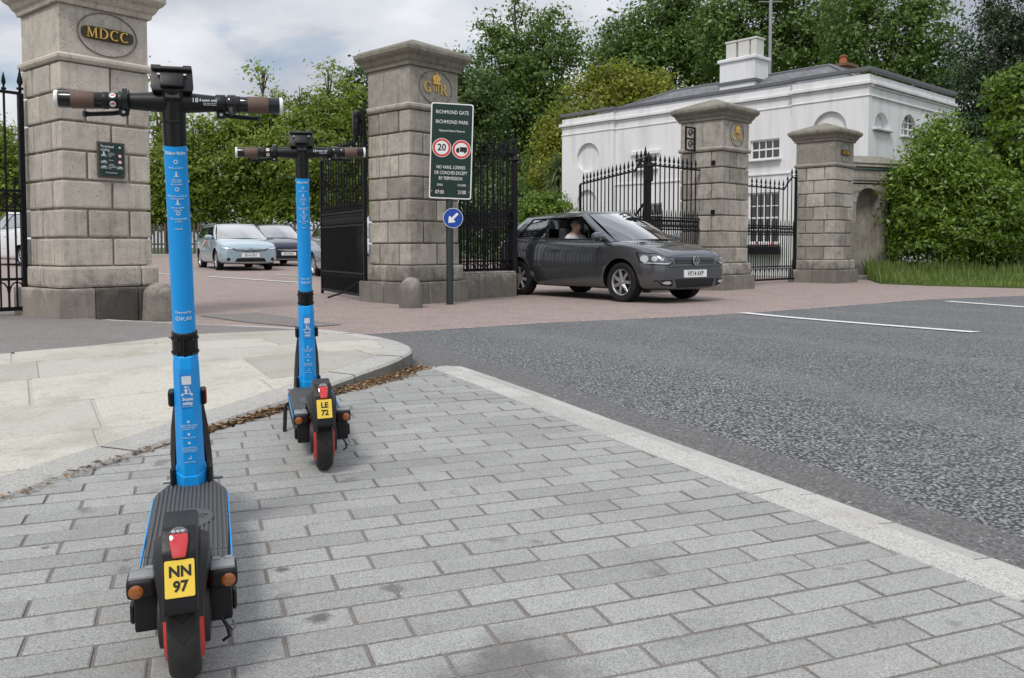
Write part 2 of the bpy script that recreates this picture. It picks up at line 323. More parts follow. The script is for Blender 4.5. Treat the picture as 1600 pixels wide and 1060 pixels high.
plain('mast_grey', (0.3, 0.31, 0.32), 0.5, 0.5)
M = MATS
# ---------------------------------------------------------------- mesh helpers
class MB:
    """collects shapes into one mesh"""
    def __init__(s): s.v, s.f = [], []
    def add(s, vs, fs, m=None):
        o = len(s.v)
        s.v += [tuple(m @ Vector(p)) if m is not None else tuple(p) for p in vs]
        s.f += [tuple(i + o for i in f) for f in fs]; return s
    def box(s, c, d, m=None):
        x, y, z = (q / 2 for q in d)
        vs = [(c[0] + a * x, c[1] + b * y, c[2] + e * z) for e in (-1, 1) for b in (-1, 1) for a in (-1, 1)]
        return s.add(vs, [(0, 2, 3, 1), (4, 5, 7, 6), (0, 1, 5, 4), (2, 6, 7, 3), (0, 4, 6, 2), (1, 3, 7, 5)], m)
    def prism(s, poly, z0, z1, m=None):
        n = len(poly)
        a = sum(poly[i][0] * poly[(i + 1) % n][1] - poly[(i + 1) % n][0] * poly[i][1] for i in range(n))
        if a < 0: poly = poly[::-1]
        vs = [(x, y, z0) for x, y in poly] + [(x, y, z1) for x, y in poly]
        return s.add(vs, [tuple(range(n))[::-1], tuple(range(n, 2 * n))] + [(i, (i + 1) % n, n + (i + 1) % n, n + i) for i in range(n)], m)
    def loft(s, rings, m=None, cap=True, closed=True):
        n = len(rings[0]); vs = [p for r in rings for p in r]; fs = []
        for k in range(len(rings) - 1):
            for i in range(n if closed else n - 1):
                j = (i + 1) % n
                fs.append((k * n + i, k * n + j, (k + 1) * n + j, (k + 1) * n + i))
        if cap and closed: fs += [tuple(range(n))[::-1], tuple(range((len(rings) - 1) * n, len(rings) * n))]
        return s.add(vs, fs, m)
    def tube(s, pts, r, n=8, m=None, cap=True):
        pts = [Vector(p) for p in pts]; rr = r if isinstance(r, (list, tuple)) else [r] * len(pts)
        rings = []; ref = None
        for i, p in enumerate(pts):
            t = (pts[min(i + 1, len(pts) - 1)] - pts[max(i - 1, 0)]).normalized()
            if ref is None:
                ref = Vector((0, 0, 1)) if abs(t.z) < 0.9 else Vector((1, 0, 0))
            u = (ref - t * ref.dot(t)).normalized(); w = t.cross(u); ref = u
            rings.append([tuple(p + (u * math.cos(a) + w * math.sin(a)) * rr[i]) for a in (2 * math.pi * k / n for k in range(n))])
        return s.loft(rings, m, cap)
    def lathe(s, prof, n=24, axis='z', m=None):
        rings = []
        for r, h in prof:
            ring = []
            for k in range(n):
                a = 2 * math.pi * k / n; c, d = r * math.cos(a), r * math.sin(a)
                ring.append((c, d, h) if axis == 'z' else ((h, c, d) if axis == 'x' else (d, h, c)))
            rings.append(ring)
        return s.loft(rings, m)
    def mesh(s, name='m', bev=0.0, seg=1, smooth=0.0):
        me = bpy.data.meshes.new(name); me.from_pydata(s.v, [], s.f); me.validate()
        bm = bmesh.new(); bm.from_mesh(me)
        bmesh.ops.recalc_face_normals(bm, faces=bm.faces)
        if bev:
            es = [e for e in bm.edges if len(e.link_faces) == 2 and e.calc_face_angle(0) > R(25)]
            bmesh.ops.bevel(bm, geom=es, offset=bev, segments=seg, profile=0.6, affect='EDGES', clamp_overlap=True)
        if smooth:
            for f in bm.faces: f.smooth = True
            for e in bm.edges:
                if len(e.link_faces) == 2: e.smooth = e.calc_face_angle(0) < R(smooth)
        bm.to_mesh(me); bm.free(); return me
    def build(s, name, mat, parent=None, bev=0.0, seg=1, smooth=0.0, loc=None, mw=None):
        return link(name, s.mesh(name, bev, seg, smooth), mat, parent, loc, mw)
def link(name, me, mat=None, parent=None, loc=None, mw=None):
    if mat is not None and not me.materials: me.materials.append(M[mat] if isinstance(mat, str) else mat)
    o = bpy.data.objects.new(name, me); COL.objects.link(o)
    if parent is not None: o.parent = parent
    if mw is not None: o.matrix_basis = mw
    elif loc is not None: o.location = loc
    return o
def empty(name, label, cat, loc=(0, 0, 0), rz=0.0, group=None, mw=None):
    o = bpy.data.objects.new(name, None); COL.objects.link(o); o.empty_display_size = 0.2
    if mw is not None: o.matrix_basis = mw
    else: o.location = loc; o.rotation_euler = (0, 0, rz)
    return tag(o, label, cat, group)
def tag(o, label=None, cat=None, group=None, kind=None):
    if label: o['label'] = label
    if cat: o['category'] = cat
    if group: o['group'] = group
    if kind: o['kind'] = kind
    return o
def frame(o, x, z):
    """matrix with local x, y = z cross x, z"""
    x = Vector(x).normalized(); z = Vector(z); z = (z - x * z.dot(x)).normalized(); y = z.cross(x)
    m = Matrix((x, y, z)).transposed().to_4x4(); m.translation = Vector(o); return m
_txt = {}
def text_mesh(body, size, ext=0.001, align='CENTER', sx=1.0, bold=0.0, space=1.0):
    key = (body, size, ext, align, sx, bold, space)
    if key not in _txt:
        cu = bpy.data.curves.new('t', 'FONT'); cu.body = body; cu.size = size; cu.extrude = ext; cu.align_x = align; cu.align_y = 'CENTER'
        cu.offset = bold; cu.space_character = space; cu.resolution_u = 3; cu.space_line = 1.1
        ob = bpy.data.objects.new('t', cu); COL.objects.link(ob)
        dg = bpy.context.evaluated_depsgraph_get(); me = bpy.data.meshes.new_from_object(ob.evaluated_get(dg))
        me.transform(Matrix.Diagonal((sx, 1, 1, 1)))
        bpy.data.objects.remove(ob); bpy.data.curves.remove(cu); _txt[key] = me
    return _txt[key].copy()
def text(name, body, size, mat, parent, m, **k):
    """text lies in the local xy plane of m, facing local +z"""
    me = text_mesh(body, size, **k); me.materials.clear()
    return link(name, me, mat, parent, mw=m)
def apply_mods(o):
    dg = bpy.context.evaluated_depsgraph_get(); me = bpy.data.meshes.new_from_object(o.evaluated_get(dg))
    o.modifiers.clear(); o.data = me; return o
def cut(o, cutters):
    for c in cutters:
        md = o.modifiers.new('b', 'BOOLEAN'); md.object = c; md.operation = 'DIFFERENCE'; md.solver = 'EXACT'
    apply_mods(o)
    for c in cutters: bpy.data.objects.remove(c)
    return o
def clip_poly(subject, clipper):
    """Sutherland-Hodgman; clipper convex, counter-clockwise"""
    outp = list(subject)
    for i in range(len(clipper)):
        a, b = clipper[i], clipper[(i + 1) % len(clipper)]
        inp, outp = outp, []
        side = lambda p: (b[0] - a[0]) * (p[1] - a[1]) - (b[1] - a[1]) * (p[0] - a[0])
        for k in range(len(inp)):
            p, q = inp[k - 1], inp[k]; sp, sq = side(p), side(q)
            if (sp >= 0) != (sq >= 0):
                t = sp / (sp - sq); outp.append((p[0] + (q[0] - p[0]) * t, p[1] + (q[1] - p[1]) * t))
            if sq >= 0: outp.append(q)
        if not outp: return []
    cl = []
    for p in outp:
        if not cl or math.hypot(p[0] - cl[-1][0], p[1] - cl[-1][1]) > 1e-4: cl.append(p)
    while len(cl) > 1 and math.hypot(cl[0][0] - cl[-1][0], cl[0][1] - cl[-1][1]) < 1e-4: cl.pop()
    return cl if len(cl) > 2 else []
def area(p): return 0.5 * sum(p[i - 1][0] * p[i][1] - p[i][0] * p[i - 1][1] for i in range(len(p)))
def inset(p, d):
    if area(p) < 0: p = p[::-1]
    n = len(p); res = []
    for i in range(n):
        a, b, c = Vector(p[i - 1]), Vector(p[i]), Vector(p[(i + 1) % n])
        e1 = (b - a).normalized(); e2 = (c - b).normalized()
        n1 = Vector((-e1.y, e1.x)); n2 = Vector((-e2.y, e2.x)); k = n1 + n2
        k = k / max(0.35, k.dot(n1)); res.append(tuple(b + k * d))
    return res
def inside(p, poly):
    r = False; j = len(poly) - 1
    for i in range(len(poly)):
        if (poly[i][1] > p[1]) != (poly[j][1] > p[1]) and p[0] < (poly[j][0] - poly[i][0]) * (p[1] - poly[i][1]) / (poly[j][1] - poly[i][1]) + poly[i][0]: r = not r
        j = i
    return r
def sheet(name, poly, mat, dz=0.0, step=0.4, zf=None, kind='structure', label=None, parent=None, skirt=0.0):
    """ground-hugging sheet with the given outline"""
    zf = zf or G
    pts = []
    for i in range(len(poly)):
        a, b = poly[i], poly[(i + 1) % len(poly)]; k = max(1, int(math.hypot(b[0] - a[0], b[1] - a[1]) / step))
        pts += [(a[0] + (b[0] - a[0]) * t / k, a[1] + (b[1] - a[1]) * t / k) for t in range(k)]
    nb = len(pts); edges = [(i, (i + 1) % nb) for i in range(nb)]
    xs = [p[0] for p in poly]; ys = [p[1] for p in poly]
    x = min(xs)
    while x < max(xs):
        y = min(ys)
        while y < max(ys):
            q = (x + 0.01 * math.sin(y * 91), y + 0.01 * math.sin(x * 77))
            if inside(q, poly): pts.append(q)
            y += step
        x += step
    r = delaunay_2d_cdt([Vector(p) for p in pts], edges, [], 1, 1e-5)
    vs = [(p.x, p.y, zf(p.x, p.y) + dz) for p in r[0]]; fs = [tuple(f) for f in r[2]]
    if skirt:
        o = len(vs); ring = pts[:nb]
        vs += [(p[0], p[1], zf(*p) + dz) for p in ring] + [(p[0], p[1], zf(*p) + dz - skirt) for p in ring]
        fs += [(o + i, o + (i + 1) % nb, o + nb + (i + 1) % nb, o + nb + i) for i in range(nb)]
    me = bpy.data.meshes.new(name); me.from_pydata(vs, [], fs)
    bm = bmesh.new(); bm.from_mesh(me)
    for f in bm.faces:
        if f.normal.z < -0.5: f.normal_flip()
    bm.to_mesh(me); bm.free()
    o = link(name, me, mat, parent)
    if parent is None: tag(o, label, kind=kind)
    return o
# ================================================================ GROUND AND ROADS
def smooth01(a, b, v):
    t = min(1.0, max(0.0, (v - a) / (b - a))); return t * t * (3 - 2 * t)
def ground_sheet():
    ax = sorted(set([-700, -450, -300, -200, -140, -100, -75] + list(range(-60, 61, 3)) + [75, 100, 140, 200, 300, 450, 700]))
    ay = sorted(set([-300, -150, -80, -40, -20, -10, -5] + list(range(-3, 75, 2)) + [80, 90, 105, 130, 170, 220, 300, 450, 700]))
    vs = [(x, y, G(x, y) - 0.10) for y in ay for x in ax]; nx = len(ax)
    fs = [(j * nx + i, j * nx + i + 1, (j + 1) * nx + i + 1, (j + 1) * nx + i) for j in range(len(ay) - 1) for i in range(nx - 1)]
    me = bpy.data.meshes.new('ground'); me.from_pydata(vs, [], fs)
    tag(link('ground', me, 'grass_ground'), 'grassy ground of the park reaching to the horizon', kind='structure')
ground_sheet()
KN, KT = (0.8944, 0.4472), (-0.4472, 0.8944)          # across / along the flush kerb
def kp(n, t): return (KN[0] * n + KT[0] * t, KN[1] * n + KT[1] * t)
SEAM = [(-1.26, 7.80), (0.418, 9.387), (3.021, 10.995), (6.852, 13.99), (8.852, 14.92), (34, 28.5)]
def road_z(x, y):
    n = KN[0] * x + KN[1] * y
    return G(x, y) - 0.022 * smooth01(1.9, 2.1, n) * (1 - smooth01(2.5, 3.8, n)) * (1 - smooth01(5.2, 6.8, y))
red_poly = [(-1.9, 7.0)] + [(x + 0.08, y - 0.15) for x, y in SEAM] + [(36, 31), (13.0, 20.6), (9.3, 21.2), (9.3, 23.0), (2.0, 32.0), (-3, 49), (-46, 49), (-46, 20), (-14, 12.6), (-6.3, 10.2), (-4.3, 8.9), (-3.3, 8.2)]
sheet('park_road', red_poly, 'red_asphalt', 0.0, 0.7, label='worn reddish asphalt park road running through the gateway')
road_poly = [kp(2.36, -4.5), kp(2.36, 5.75), (-0.62, 6.75), (-1.05, 7.45)] + SEAM + [(46, 20), (46, -3.0)]
sheet('road', road_poly, 'road_asphalt', 0.004, 0.4, zf=road_z, label='grey asphalt road with coarse exposed chippings')
gut_edge = [kp(2.44 + .022 * math.sin(t * 3.1) + .015 * math.sin(t * 8.3 + 1), t) for t in [5.75 - .12 * k for k in range(86)]]
gut = [kp(2.17, -4.5), kp(2.17, 5.13), kp(1.985, 5.145), (-0.68, 5.48), (-0.68, 5.62), (-0.74, 6.0), (-1.0, 6.5), (-1.36, 6.95), (-1.75, 7.3), (-1.62, 7.62), (-1.22, 7.8), (-0.95, 7.4), (-0.50, 6.7)] + gut_edge
sheet('gutter_strip', gut, 'gutter_asphalt', 0.008, 0.2, zf=road_z, label='smooth dark strip of asphalt along the flush kerb')
# pale worn joint line between the two asphalts
def strip(a, b, w, name, mat, dz, label):
    d = Vector((b[0] - a[0], b[1] - a[1])).normalized(); n = Vector((-d.y, d.x)) * w / 2
    return sheet(name, [(a[0] + n.x, a[1] + n.y), (a[0] - n.x, a[1] - n.y), (b[0] - n.x, b[1] - n.y), (b[0] + n.x, b[1] + n.y)], mat, dz, 0.5, label=label)
for i in range(4):
    a, b = SEAM[i], SEAM[i + 1]
    for k in range(3):
        u0, u1 = k / 3 + 0.01, (k + 1) / 3 - 0.02 - 0.05 * (k % 2)
        strip((a[0] + (b[0] - a[0]) * u0, a[1] + (b[1] - a[1]) * u0), (a[0] + (b[0] - a[0]) * u1, a[1] + (b[1] - a[1]) * u1), 0.03 + 0.012 * k, 'road_joint', 'worn_joint', 0.011, 'thin pale joint line between grey road and red park road')
strip(gnd(1160, 490), gnd(1525, 521), 0.15, 'road_marking', 'road_paint', 0.012, 'long white lane line painted on the grey road')
strip(gnd(1480, 472), gnd(1640, 484), 0.16, 'road_marking', 'road_paint', 0.012, 'white lane line at the right on the grey road')
strip(gnd(326, 433), gnd(470, 442.5), 0.14, 'road_marking', 'road_paint', 0.012, 'white centre line on the red road in front of pale blue car')
strip(gnd(180, 424), gnd(268, 430), 0.12, 'road_marking', 'road_paint', 0.012, 'white line on the red road behind the first scooter stem')
strip(gnd(430, 430), gnd(495, 432.5), 0.12, 'road_marking', 'road_paint', 0.012, 'short white line on the red road beyond the second scooter')
sheet('tar_patch', [gnd(310, 494), gnd(400, 489), gnd(455, 497), gnd(535, 508), gnd(480, 512.5), gnd(390, 505)], 'foot_asphalt', 0.007, 0.3, label='grey asphalt repair patch on the red road by the kerb')
# far edge of the park road: pale kerb
sheet('far_kerb', [(-46, 48.7), (-3.3, 48.7), (-3.3, 49.2), (-46, 49.2)], 'kerb_granite', 0.05, 2.0, skirt=0.2, label='pale kerb on the far side of the park road')

# ---------------------------------------------------------------- raised island: kerb stones and flagstones
def isl_h(y):
    tb = [(-9, .012), (2.6, .013), (3.5, .02), (4.2, .036), (4.7, .062), (5.3, .10), (7.2, .10), (9.0, .055), (99, .055)]
    for (a, u), (b, v) in zip(tb, tb[1:]):
        if y <= b: return u + (v - u) * (y - a) / (b - a)
def ZI(x, y): return G(x, y) + isl_h(y)
def gisl(px, py):
    h = 0.05
    for _ in range(12): q = gnd(px, py, h); h = isl_h(q[1])
    return q
KERB = [(-1.62, -1.2), (-1.72, 0.4), (-1.72, 1.6)] + [gisl(*q) for q in ((0, 777), (100, 742), (170, 718), (262, 688), (332, 661.5), (455, 622), (520, 598), (568, 581), (620, 563))] + [(-0.625, 5.47), (-0.70, 5.88), (-0.95, 6.39), (-1.33, 6.86), (-1.72, 7.22), (-2.26, 7.62), (-3.35, 8.45), (-4.25, 9.1)]
def resample(pl, step):
    res = [pl[0]]; acc = 0.0
    for a, b in zip(pl, pl[1:]):
        L = math.hypot(b[0] - a[0], b[1] - a[1]); d = step - acc
        while d <= L:
            res.append((a[0] + (b[0] - a[0]) * d / L, a[1] + (b[1] - a[1]) * d / L)); d += step
        acc = L - (d - step)
    return res
def smooth_line(pl, n=3):
    for _ in range(n):
        q = [pl[0]]
        for a, b in zip(pl, pl[1:]): q += [(a[0] * .75 + b[0] * .25, a[1] * .75 + b[1] * .25), (a[0] * .25 + b[0] * .75, a[1] * .25 + b[1] * .75)]
        pl = q + [pl[-1]]
    return pl
kline = resample(smooth_line(KERB, 2), 0.06)
def offset_line(pl, d):
    res = []
    for i in range(len(pl)):
        a, b = pl[max(0, i - 1)], pl[min(len(pl) - 1, i + 1)]; L = math.hypot(b[0] - a[0], b[1] - a[1])
        res.append((pl[i][0] - (b[1] - a[1]) / L * d, pl[i][1] + (b[0] - a[0]) / L * d))
    return res
kw = [0.185 if p[1] < 5.6 else (0.185 - 0.06 * smooth01(5.6, 6.6, p[1])) for p in kline]
inner = [offset_line(kline, w)[i] for i, w in enumerate(kw)]
FLAG_TOP = [(-1.80, 7.02), (-2.43, 6.62), (-2.82, 5.82), (-3.2, 5.37), (-4.6, 3.4)]
foot_poly = [p for p in inner if p[1] > 7.05][:-1] + [(-4.6, 9.3), (-7, 11.2), (-14, 13.5), (-14, 1.0), (-5.6, 1.0)] + FLAG_TOP[::-1]
island = tag(sheet('footway', foot_poly, 'foot_asphalt', 0.0, 0.4, zf=ZI), 'grey asphalt footway between the flagstones and the left gate pier', kind='structure')
flag_poly = [p for p in inner if p[1] < 7.05] + FLAG_TOP + [(-4.6, -1.2)]
flag_bed = tag(sheet('flagstone_paving', flag_poly, 'flag_joint', -0.007, 0.3, zf=ZI), 'raised pavement of large pale flagstones with a granite kerb', kind='structure')
L_ST, i0, ks = 14, 0, 0
while i0 < len(kline) - 2:
    n = random.choice([12, 14, 16]) if kline[i0][1] < 4.6 or kline[i0][1] > 6.4 else 9
    i1 = min(len(kline) - 1, i0 + n)
    op, ip = kline[i0:i1 + 1], inner[i0:i1 + 1]
    g = 0.004
    def lerp(a, b, t): return (a[0] + (b[0] - a[0]) * t, a[1] + (b[1] - a[1]) * t)
    op = [lerp(op[0], op[1], 0.07)] + op[1:-1] + [lerp(op[-1], op[-2], 0.07)]; ip = [lerp(ip[0], ip[1], 0.07)] + ip[1:-1] + [lerp(ip[-1], ip[-2], 0.07)]
    mb = MB(); m = len(op); dzz = random.uniform(-0.003, 0.003)
    ins = [lerp(o_, i_, 0.07) for o_, i_ in zip(op, ip)]
    rows = [[(p[0], p[1], G(*p) - 0.06) for p in op], [(p[0], p[1], ZI(*p) - 0.014 + dzz) for p in op], [(p[0], p[1], ZI(*p) + dzz) for p in ins], [(p[0], p[1], ZI(*p) + dzz) for p in ip], [(p[0], p[1], ZI(*p) - 0.06) for p in ip]]
    vs = [v for r in rows for v in r]; fs = []
    for r in range(4): fs += [(r * m + k, r * m + k + 1, (r + 1) * m + k + 1, (r + 1) * m + k) for k in range(m - 1)]
    fs += [tuple(r * m for r in range(5)), tuple(r * m + m - 1 for r in range(5))[::-1]]
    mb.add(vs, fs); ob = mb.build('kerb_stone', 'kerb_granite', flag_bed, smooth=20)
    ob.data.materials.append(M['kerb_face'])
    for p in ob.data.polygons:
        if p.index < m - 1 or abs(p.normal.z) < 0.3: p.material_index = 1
    i0 = i1
ang = R(30.0); fa, fb = (math.cos(ang), math.sin(ang)), (-math.sin(ang), math.cos(ang))
o0 = (-2.35, 3.96); v0 = -4.6; rng = random.Random(3)
v = v0
fill = inset(flag_poly, 0.0) if area(flag_poly) > 0 else flag_poly[::-1]
while v < 4.2:
    dv = rng.choice([0.52, 0.58, 0.64, 0.6]); u = -5.0 - rng.random()
    while u < 5.0:
        du = rng.uniform(0.65, 1.15); g = 0.007
        rect = [(o0[0] + fa[0] * a + fb[0] * b, o0[1] + fa[1] * a + fb[1] * b) for a, b in ((u + g, v + g), (u + du - g, v + g), (u + du - g, v + dv - g), (u + g, v + dv - g))]
        q = clip_poly(fill, rect)
        if q and abs(area(q)) > 0.01 and max(p[1] for p in q) > 1.2 and min(p[0] for p in q) < 9 and max(p[0] for p in q) > -4.4:
            z = rng.uniform(-0.0015, 0.002); mb = MB(); qi = inset(q, 0.006) if abs(area(q)) > 0.05 else q
            qq = q if area(q) > 0 else q[::-1]; nn = len(qq)
            if len(qi) != nn: qi = qq
            vs = [(p[0], p[1], ZI(*p) - 0.03) for p in qq] + [(p[0], p[1], ZI(*p) - 0.005 + z) for p in qq] + [(p[0], p[1], ZI(*p) + z) for p in qi]
            fs = [(k, (k + 1) % nn, nn + (k + 1) % nn, nn + k) for k in range(nn)] + [(nn + k, nn + (k + 1) % nn, 2 * nn + (k + 1) % nn, 2 * nn + k) for k in range(nn)] + [tuple(range(2 * nn, 3 * nn))]
            mb.add(vs, fs).build('flagstone', 'flagstone', flag_bed)
        u += du
    v += dv

# ---------------------------------------------------------------- block paving
pav_poly = [kp(1.977, -3.2), kp(1.977, 5.05), (-0.66, 5.55)] + [(p[0] - 0.06, p[1]) for p in reversed(kline) if -1.2 < p[1] < 5.5]
if area(pav_poly) < 0: pav_poly = pav_poly[::-1]
pave = tag(sheet('block_pavement', pav_poly, 'joint_sand', -0.0045, 0.3), 'footway of grey granite-faced paving blocks in running bond', kind='structure')
ang = R(20.4); pa, pb = (math.cos(ang), math.sin(ang)), (-math.sin(ang), math.cos(ang))
PL, PW, JT = 0.2685, 0.0995, 0.0047
po = (0.546, 1.806); rng = random.Random(11)
def paver_mesh(w, h, c=0.0035, t=0.03):
    mb = MB(); x, y = w / 2, h / 2
    rings = [[(-x, -y), (x, -y), (x, y), (-x, y)], [(-x, -y), (x, -y), (x, y), (-x, y)], [(-x + c, -y + c), (x - c, -y + c), (x - c, y - c), (-x + c, y - c)]]
    zz = [-t, -0.0022, 0.0]
    vs = [(p[0], p[1], z) for r, z in zip(rings, zz) for p in r]
    fs = [(k * 4 + i, k * 4 + (i + 1) % 4, k * 4 + 4 + (i + 1) % 4, k * 4 + 4 + i) for k in range(2) for i in range(4)] + [(8, 9, 10, 11)]
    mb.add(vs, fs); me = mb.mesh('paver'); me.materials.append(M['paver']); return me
full = paver_mesh(PL - 2 * JT, PW - 2 * JT); todo = []
for r in range(-16, 46):
    sh = (0.45 * (r % 2) + 0.06 * math.sin(r * 1.7)) * PL + rng.uniform(-0.012, 0.012)
    for c in range(-16, 14):
        u, v = c * PL + sh, r * PW
        rect = [(po[0] + pa[0] * a + pb[0] * b, po[1] + pa[1] * a + pb[1] * b) for a, b in ((u + JT, v + JT), (u + PL - JT, v + JT), (u + PL - JT, v + PW - JT), (u + JT, v + PW - JT))]
        cx = sum(p[0] for p in rect) / 4; cy = sum(p[1] for p in rect) / 4
        if cy < 0.7 or cy > 5.8: continue
        q = clip_poly(pav_poly, rect)
        if not q or abs(area(q)) < 0.0012: continue
        whole = abs(abs(area(q)) - (PL - 2 * JT) * (PW - 2 * JT)) < 1e-5
        px = 800 + F_PX * cx / max(cy, 0.1); vis = cy > 1.6 and -80 < px < 1680
        todo.append((0 if vis else 1, cy, q, whole, (cx, cy)))
todo.sort(key=lambda t: (t[0], t[1])); rest = MB()
for i, (_, _, q, whole, c) in enumerate(todo):
    z = rng.uniform(-0.0012, 0.0014)
    if i < 300 and whole:
        dzx = (G(c[0], c[1] + 0.05) - G(c[0], c[1] - 0.05)) / 0.1
        m = Matrix.Translation((c[0], c[1], G(*c) + z)) @ Matrix.Rotation(math.atan(dzx) + rng.uniform(-.004, .004), 4, 'X') @ Matrix.Rotation(ang + rng.uniform(-.004, .004), 4, 'Z')
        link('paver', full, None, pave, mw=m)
    else:
        qq = q if area(q) > 0 else q[::-1]; nn = len(qq)
        mb = MB() if i < 300 else rest
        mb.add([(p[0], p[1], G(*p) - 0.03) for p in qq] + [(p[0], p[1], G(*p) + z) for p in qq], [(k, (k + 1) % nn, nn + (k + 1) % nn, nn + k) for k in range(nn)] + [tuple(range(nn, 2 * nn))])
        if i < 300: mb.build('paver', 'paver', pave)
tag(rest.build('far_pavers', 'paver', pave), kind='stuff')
# flush kerb: wide granite stones with a narrow splayed outer course
kerb = tag(sheet('flush_kerb', [kp(1.975, -3.2), kp(2.195, -3.2), kp(2.195, 5.15), kp(1.975, 5.15)], 'joint_sand', -0.006, 0.3), 'pale granite flush kerb between block paving and road', kind='structure')
def kerb_row(n0, n1, t0, t1, lens, drop, name):
    t = t0
    while t < t1:
        L = rng.choice(lens); e = min(t + L, t1); pts = [kp(n0, t + 0.0045), kp(n1, t + 0.0045), kp(n1, e - 0.0045), kp(n0, e - 0.0045)]
        z = rng.uniform(-0.001, 0.001)
        vs = [(p[0], p[1], G(*p) - 0.05) for p in pts] + [(p[0], p[1], G(*p) + 0.002 + z - (drop if k in (1, 2) else 0)) for k, p in enumerate(pts)]
        MB().add(vs, [(0, 1, 5, 4), (1, 2, 6, 5), (2, 3, 7, 6), (3, 0, 4, 7), (4, 5, 6, 7)]).build(name, 'kerb_edge' if drop else 'kerb_granite', kerb, bev=0.002)
        t = e
kerb_row(1.979, 2.118, -3.2, 5.14, [0.9, 0.92, 0.88], 0.0, 'kerb_stone')
kerb_row(2.1195, 2.188, -3.07, 5.1, [0.3, 0.31], 0.007, 'edge_stone')
# dry leaf and twig litter drifted against the kerb
def litter():
    rg = np.random.RandomState(5); near = [p for p in kline if 2.6 < p[1] < 5.45]; vs, fs = [], []
    offn = offset_line(near, -1.0)
    for k in range(6500):
        i = rg.randint(len(near)); t = (near[i][1] - 2.6) / 2.85
        w = (0.004 + 0.17 * max(0.0, t - 0.3)) * (0.8 + 0.3 * math.sin(i * 0.7) * math.sin(i * 0.23))
        if t < 0.34 and rg.rand() < 0.93: continue
        d = abs(rg.normal(0, 0.55)) * w
        if d > w * 1.25: continue
        dx, dy = offn[i][0] - near[i][0], offn[i][1] - near[i][1]
        c = Vector((near[i][0] + dx * d + rg.uniform(-.03, .03), near[i][1] + dy * d + rg.uniform(-.03, .03), 0))
        c.z = G(c.x, c.y) + 0.004 + 0.022 * max(0, 1 - d / max(w, .01)) * rg.rand()
        a = rg.rand() * 6.28; L = rg.uniform(0.006, 0.018); W = L * rg.uniform(0.2, 0.6)
        u = Vector((math.cos(a), math.sin(a), rg.uniform(-.4, .4))) * L; v = Vector((-math.sin(a), math.cos(a), rg.uniform(-.4, .4))) * W
        o = len(vs); vs += [tuple(c - u), tuple(c + v), tuple(c + u), tuple(c - v)]; fs.append((o, o + 1, o + 2, o + 3))
    me = bpy.data.meshes.new('leaf_litter'); me.from_pydata(vs, [], fs)
    tag(link('leaf_litter', me, 'leaf_litter'), 'brown dry leaf litter drifted along the raised kerb', 'litter', kind='stuff')
litter()
# ================================================================ GATE PIERS
# serif capitals drawn as strokes (x0,y0,x1,y1,width) on a unit-high letter, plus arcs
def letter(mb, ch, ox, oy, h, m, t0, t1):
    """adds a serif capital of height h with lower left at (ox, oy); returns advance"""
    def quad(a, b, w):
        a, b = Vector(a), Vector(b); d = (b - a).normalized(); n = Vector((-d.y, d.x)) * w / 2
        mb.prism([(ox + h * p.x, oy + h * p.y) for p in (a - n, b - n, b + n, a + n)], t0, t1, m)
    def arc(cx, cy, rx, ry, a0, a1, wf, n=14):
        for k in range(n):
            q = [a0 + (a1 - a0) * (k + e) / n for e in (0, 1)]
            pts = []
            for e, s in ((0, 1), (1, 1), (1, -1), (0, -1)):
                A = R(q[e]); w = wf(A) / 2 * s
                pts.append((ox + h * (cx + (rx + w) * math.cos(A)), oy + h * (cy + (ry + w) * math.sin(A))))
            mb.prism(pts, t0, t1, m)
    S = lambda x, y, w=0.26: quad((x - w / 2, y), (x + w / 2, y), 0.055)
    tw = lambda A: 0.05 + 0.10 * abs(math.cos(A))
    if ch == 'M':
        quad((0.12, 0), (0.16, 1), .06); quad((0.16, 1), (0.5, 0.02), .13); quad((0.5, 0.02), (0.84, 1), .06); quad((0.84, 1), (0.88, 0), .13)
        S(.12, .03); S(.88, .03); S(.12, .97, .2); S(.88, .97, .2); return 1.05 * h
    if ch == 'D':
        quad((.14, 0), (.14, 1), .13); arc(.28, .5, .48, .47, -90, 90, tw); S(.16, .03, .3); S(.16, .97, .3); return 0.92 * h
    if ch in 'CG':
        arc(.45, .5, .38, .47, 48, 312, tw, 18); quad((.70, .82), (.74, .98), .05)
        if ch == 'G': quad((.74, .02), (.74, .40), .12); S(.72, .41)
        return (0.86 if ch == 'C' else 0.95) * h
    if ch == 'R':
        quad((.14, 0), (.14, 1), .13); arc(.30, .74, .24, .23, -90, 90, tw, 10); quad((.14, .97), (.32, .97), .05); quad((.14, .51), (.32, .51), .05)
        quad((.34, .5), (.74, .03), .12); S(.14, .03, .3); S(.78, .03, .2); return 0.9 * h
    if ch == 'I':
        quad((.12, 0), (.12, 1), .11); S(.12, .03, .22); S(.12, .97, .22); return 0.25 * h
    if ch == 'V':
        quad((.08, 1), (.40, 0), .12); quad((.40, 0), (.70, 1), .06); S(.08, .97, .22); S(.7, .97, .2); return 0.8 * h
    if ch == 'X':
        quad((.08, 1), (.62, 0), .12); quad((.08, 0), (.62, 1), .06); S(.08, .97, .2); S(.62, .97, .2); S(.08, .03, .2); S(.62, .03, .2); return 0.74 * h
    return 0.3 * h
